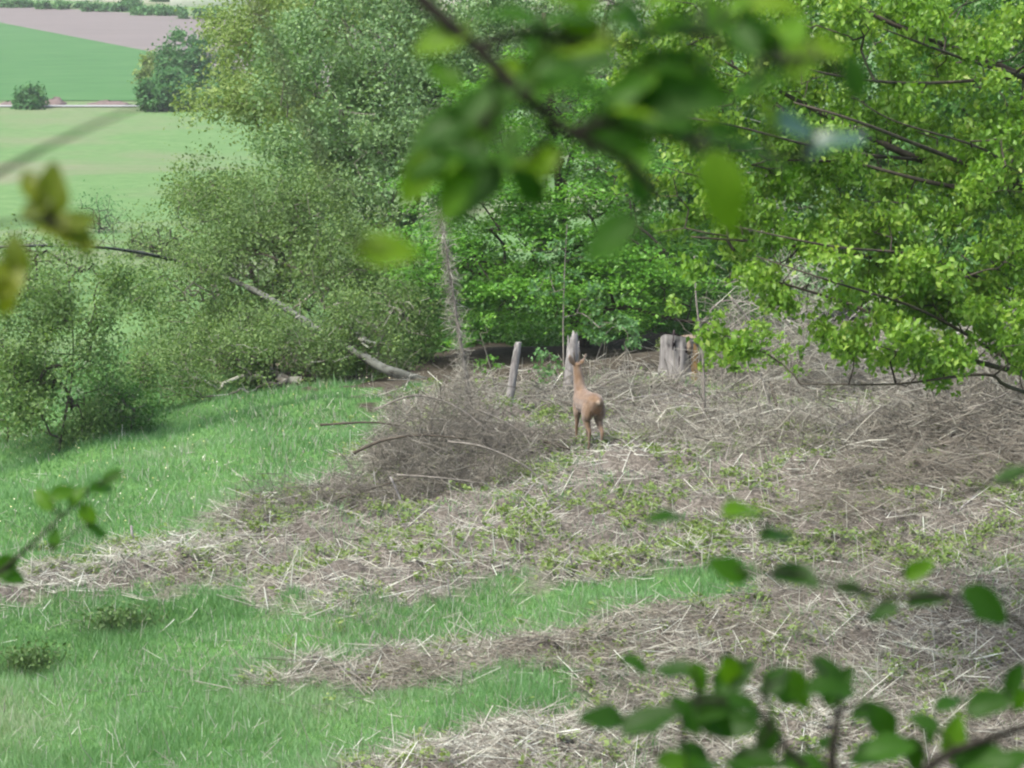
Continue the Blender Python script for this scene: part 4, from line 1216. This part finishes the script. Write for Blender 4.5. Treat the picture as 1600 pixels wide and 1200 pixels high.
# ------------------------------------------------------------------ near branches (out of focus)
def leaf_mesh(k, nx=6, ny=4):
    r = np.random.default_rng(100 + k)
    V = []
    for i in range(nx + 1):
        t_ = i / nx
        wv = .31 * math.sin(math.pi * min(1, t_ * .93 + .03) ** .85) ** .85
        for j in range(ny + 1):
            s = (j / ny - .5) * 2
            V.append([t_, s * wv * (1 + .06 * r.normal() * abs(s)), .16 * abs(s) * wv * 2 - .22 * t_ * t_ + .03 * math.sin(9 * t_ + 3 * s + k) * abs(s)])
    i = (np.arange(nx)[:, None] * (ny + 1) + np.arange(ny)[None]).ravel()
    me = mesh_np('leaf', np.array(V), [np.stack([i, i + ny + 1, i + ny + 2, i + 1], 1)], None, True)
    return me
def tone_mesh(k, tone):
    me = leaf_mesh(k)
    a = me.attributes.new('rnd', 'FLOAT', 'POINT'); a.data.foreach_set('value', np.full(len(me.vertices), tone, np.float32))
    return me
LM = {}
def near_branch(name, label, cat, base, stems, lvs, mat='fg_leaf', stem_mat='fg_stem', group=None):
    """stems: (points, r0, r1); lvs: (px, py, length px, angle deg, depth, tone, tilt)"""
    t = thing(name, label, cat, base, group)
    base = np.asarray(base, float)
    nodes = []
    for k, (pts, r0, r1) in enumerate(stems):
        pts = np.asarray(pts, float)
        V, Fs = tube(pts, np.linspace(r0, r1, len(pts)), 8, 6, .06, seed=k)
        a = Acc(); a.add(V, Fs); link('stem' if k == 0 else 'branch', a.mesh('stem', True, base), M[stem_mat], t)
        nodes.append(catmull(pts, np.ones(len(pts)), 10)[0])
    nodes = np.vstack(nodes)
    for i, (px, py, L, ang, d, tone, tilt) in enumerate(lvs):
        c = at(px, py, d)
        a_ = math.radians(ang)
        hv = unit(math.cos(a_) * RT + math.sin(a_) * UP + .35 * rng.normal() * FW)
        nn = unit(-FW * math.cos(math.radians(tilt)) + UP * math.sin(math.radians(tilt)) + .2 * rng.normal(size=3))
        nn = unit(nn - hv * np.dot(nn, hv)); sd = np.cross(nn, hv)
        Lm = L * d / F
        o0 = c - hv * Lm * .5
        j = int(np.argmin(np.sum((nodes - o0) ** 2, 1)))
        mid = (nodes[j] + o0) / 2 + rng.normal(size=3) * .004
        key = (i % 5, round(tone, 1))
        if key not in LM:
            LM[key] = tone_mesh(*key)
        gl = tilt > 70 and mat == 'fg_leaf'
        me = LM[key] if mat == 'fg_leaf' and not gl else tone_mesh(*key)
        lf = link('leaf', me, M['fg_gloss' if gl else mat], t)
        Mx = Matrix(((hv[0] * Lm, sd[0] * Lm, nn[0] * Lm, o0[0] - base[0]), (hv[1] * Lm, sd[1] * Lm, nn[1] * Lm, o0[1] - base[1]), (hv[2] * Lm, sd[2] * Lm, nn[2] * Lm, o0[2] - base[2]), (0, 0, 0, 1)))
        lf.matrix_local = Mx
        V, Fs = tube([nodes[j], mid, o0 + hv * Lm * .04], [.0016, .0012, .0009], 5, 3)
        a = Acc(); a.add(V, Fs); so = link('leaf_stalk', a.mesh('leaf_stalk', True, base), M[stem_mat], lf)
        so.matrix_parent_inverse = Mx.inverted()
    return t

# overhanging branch, from a young tree left of the camera
D = 2.0
tb = np.array([-1.5, 1.7, float(surf(-1.5, 1.7))])
LV = [(700, 215, 190, 205, D, .2, 35), (655, 275, 110, 235, D, .8, 20), (715, 285, 140, 235, D, .7, 30), (705, 215, 90, 250, D - .05, .0, 20), (690, 60, 110, 190, D, .75, 40),
    (800, 25, 130, 160, D, .3, 60), (880, 30, 120, 20, D, .2, 60), (905, 60, 140, 5, D, .9, 50), (900, 95, 130, 10, D + .05, .2, 30), (860, 130, 120, 30, D, .4, 50),
    (990, 35, 120, 0, D, .4, 60), (1060, 40, 110, 20, D, .5, 40), (1130, 45, 100, 10, D + .1, .3, 60), (1060, 140, 170, -10, D, .25, 30), (1000, 175, 150, -20, D, .3, 40),
    (1070, 205, 120, -40, D, .2, 40), (1130, 300, 150, -70, D - .1, .85, 5), (955, 370, 115, 215, D, .3, 20), (1000, 120, 120, 60, D, .5, 40), (950, 200, 120, 45, D + .1, .2, 40),
    (1165, 232, 150, -5, D, .2, 72), (1300, 222, 120, 28, D, .2, 71), (1240, 195, 100, 0, D, .2, 72), (1250, 90, 110, 75, D + .1, .8, 30), (1335, 120, 80, 100, D, .1, 60), (1290, 75, 90, 10, D + .1, .9, 40),
    (1240, 270, 90, 200, D, .1, 60), (1050, 95, 110, 150, D, .3, 40), (1180, 130, 110, 200, D + .1, .4, 40), (605, 390, 110, 5, D - .3, .95, 25), (580, 385, 70, 170, D - .3, .9, 25), (1270, 340, 36, 250, D, .0, 30), (770, 160, 120, 225, D, .2, 45)]
LV = [(a_, b_, c_ * .9, d_, e_, f_, g_) for a_, b_, c_, d_, e_, f_, g_ in LV]
for _ in range(60):
    px_, py_ = rng.uniform(660, 1240), rng.uniform(-30, 300)
    if py_ > 330 - .35 * abs(px_ - 930) or (px_ < 800 and py_ < 90): continue
    LV.append((px_, py_, rng.uniform(50, 100), rng.uniform(-60, 60) + (180 if px_ < 860 else 0), D + rng.uniform(-.1, .25), round(float(rng.choice([.1, .2, .4, .5, .7, .9])), 1), rng.uniform(10, 69)))
for _ in range(9):
    LV.append((rng.uniform(640, 800), rng.uniform(165, 300), rng.uniform(70, 120), rng.uniform(190, 260), D + rng.uniform(-.1, .15), round(float(rng.choice([.0, .1, .2, .4, .7])), 1), rng.uniform(10, 60)))
near_branch('overhanging_branch', 'blurred dark branch with broad green leaves hanging across the top of the view', 'branch', tb, [
    (np.array([tb - [0, 0, .1], tb + [.05, .05, 1.5], [-1.3, 1.9, 8.2], at(200, -350, D), at(560, -110, D), at(660, 0, D), at(745, 75, D), at(820, 150, D), at(890, 205, D), at(975, 250, D), at(1030, 300, D)]), .0085, .003),
    (np.array([at(890, 205, D), at(960, 195, D), at(1050, 215, D), at(1160, 235, D), at(1250, 245, D)]), .004, .0018),
    (np.array([at(745, 75, D), at(830, 50, D), at(950, 70, D), at(1080, 50, D), at(1180, 90, D), at(1290, 90, D)]), .0035, .0015),
    (np.array([at(820, 150, D), at(770, 175, D), at(720, 215, D), at(690, 260, D)]), .003, .0015),
    (np.array([at(200, -350, D), at(350, -100, D - .15), at(480, 200, D - .3), at(560, 380, D - .3)]), .0022, .001)], LV)

# shrub in front of the camera, bottom right
D = 3.0
tb = np.array([.35, 2.85, float(surf(.35, 2.85))])
LV = [(1040, 808, 70, 170, D, .2, 60), (1160, 796, 85, 10, D, .75, 30), (1215, 836, 80, 15, D, .1, 50), (1140, 890, 80, 150, D, .5, 15), (1240, 898, 100, -5, D, .05, 60), (1335, 922, 75, -10, D, .2, 60),
    (1435, 890, 60, 30, D + .1, .8, 20), (1450, 935, 80, 20, D, .1, 60), (1540, 945, 100, -35, D - .1, .25, 25), (1142, 1050, 75, -60, D, .75, 10), (1210, 1062, 70, 60, D + .1, .05, 40), (1300, 1075, 90, 5, D, .2, 50),
    (945, 1122, 95, 165, D, .1, 50), (1015, 1125, 110, 30, D - .05, .15, 35), (1110, 1105, 110, 15, D, .1, 55), (1120, 1130, 90, -30, D, .2, 50), (1545, 1098, 90, 25, D, .2, 40), (1390, 1168, 90, 15, D - .1, .4, 30),
    (1490, 1150, 80, 70, D, .75, 15), (1445, 1128, 60, 150, D, .2, 40), (1180, 1185, 90, 0, D, .2, 40), (1100, 1195, 80, 20, D, .5, 40), (1260, 1195, 80, 170, D, .3, 40), (1580, 742, 70, 190, D + .2, .1, 60), (1200, 1150, 70, 80, D, .1, 40),
    (1530, 1185, 110, 15, D, .3, 40), (1380, 955, 60, 200, D, .1, 60), (1585, 1060, 60, 60, D, .2, 40), (1350, 1110, 60, 200, D + .1, .2, 50)]
LV = [(a_, b_, c_ * .88, d_, e_, round(max(0, f_ - .1), 1), g_) for a_, b_, c_, d_, e_, f_, g_ in LV]
for _ in range(34):
    px_, py_ = rng.uniform(990, 1600), rng.uniform(1030, 1215)
    if py_ < 1080 and px_ > 1330: continue
    LV.append((px_, py_, rng.uniform(40, 80), rng.uniform(-70, 70) + 180 * (rng.random() < .4), D + rng.uniform(-.1, .25), round(float(rng.choice([.0, .0, .1, .1, .2, .5])), 1), rng.uniform(20, 69)))
near_branch('near_shrub', 'out-of-focus shrub with oval dark green leaves at the bottom right', 'shrub', tb, [
    (np.array([tb - [0, 0, .1], tb + [0, .02, .8], at(1330, 1400, D), at(1310, 1250, D), at(1300, 1190, D), at(1308, 1130, D), at(1312, 1085, D)]), .012, .0022),
    (np.array([at(1330, 1400, D), at(1400, 1260, D), at(1470, 1185, D), at(1560, 1150, D), at(1640, 1110, D), at(1610, 990, D), at(1500, 935, D), at(1380, 930, D), at(1260, 900, D), at(1150, 890, D)]), .006, .0015),
    (np.array([at(1310, 1250, D), at(1240, 1180, D), at(1180, 1110, D), at(1090, 1095, D), at(980, 1120, D)]), .004, .0014),
    (np.array([at(1640, 1110, D), at(1680, 900, D), at(1590, 760, D), at(1450, 790, D + .1), at(1320, 850, D), at(1180, 810, D), at(1060, 815, D)]), .0025, .0008),
    (np.array([at(1180, 1110, D), at(1200, 1070, D), at(1150, 1030, D)]), .0022, .0012)], LV)

# twig with small leaves at the left, a little farther off
D = 4.2
tb = np.array([-1.25, 3.9, float(surf(-1.25, 3.9))])
LV = [(68, 780, 45, 130, D, .6, 20), (100, 770, 50, 20, D, .5, 30), (137, 805, 42, -60, D, .7, 10), (152, 830, 40, -20, D, .3, 30), (160, 762, 50, 20, D, .3, 50), (5, 885, 50, 210, D, .4, 20), (15, 898, 50, -20, D, .3, 20),
    (85, 842, 36, 90, D, .4, 40), (120, 775, 40, 60, D, .5, 40), (175, 745, 40, 30, D, .3, 30)]
near_branch('near_shrub', 'slim twig with a few small green leaves at the left edge', 'shrub', tb, [
    (np.array([tb - [0, 0, .1], tb + [.0, .05, .8], at(-150, 1000, D), at(-20, 910, D), at(60, 840, D), at(105, 800, D), at(150, 760, D), at(185, 742, D)]), .005, .0008),
    (np.array([at(40, 858, D), at(90, 850, D), at(130, 822, D), at(150, 818, D)]), .0016, .0008)], LV)

# yellowing leaves and a bare twig at the left edge
D = 2.3
tb = np.array([-.85, 1.35, float(surf(-.85, 1.35))])
LV = [(80, 300, 90, 80, D, .3, 20), (75, 345, 90, 150, D, .3, 30), (115, 365, 80, -20, D, .8, 25), (120, 345, 70, 20, D, .1, 40), (50, 290, 60, 110, D, .5, 30), (25, 400, 70, 100, D, .1, 30), (130, 385, 50, -50, D, .2, 30), (15, 430, 80, 70, D, .7, 20), (10, 465, 60, 250, D, .9, 20), (55, 325, 60, 200, D, .0, 30)]
near_branch('near_shrub', 'blurred yellowing leaves on a bare twig at the upper left edge', 'shrub', tb, [
    (np.array([tb - [0, 0, .1], tb + [.0, .05, 1.0], at(-450, 500, D), at(-150, 345, D), at(0, 268, D), at(110, 212, D), at(232, 160, D)]), .0045, .0010),
    (np.array([at(-150, 345, D), at(-40, 350, D), at(30, 345, D), at(70, 335, D)]), .002, .0012),
    (np.array([at(-150, 345, D), at(-80, 420, D), at(-10, 445, D)]), .002, .0012)], LV, 'fg_yellow')

# ------------------------------------------------------------------ air
m, t, out = new_mat('haze_air')
pv = nd(t, 'ShaderNodeVolumePrincipled')
pv.inputs['Color'].default_value = (.93, .96, 1.0, 1)
pv.inputs['Density'].default_value = .00025
pv.inputs['Anisotropy'].default_value = .2
t.links.new(pv.outputs[0], out.inputs['Volume'])
V, Fq = box_arr((0, 2190, 4.5), (5200, 4640, 39))
a = Acc(); a.add(V, Fq)
tag(link('haze', a.mesh('haze'), m), 'thin pale air over the valley', 'haze', kind='stuff')
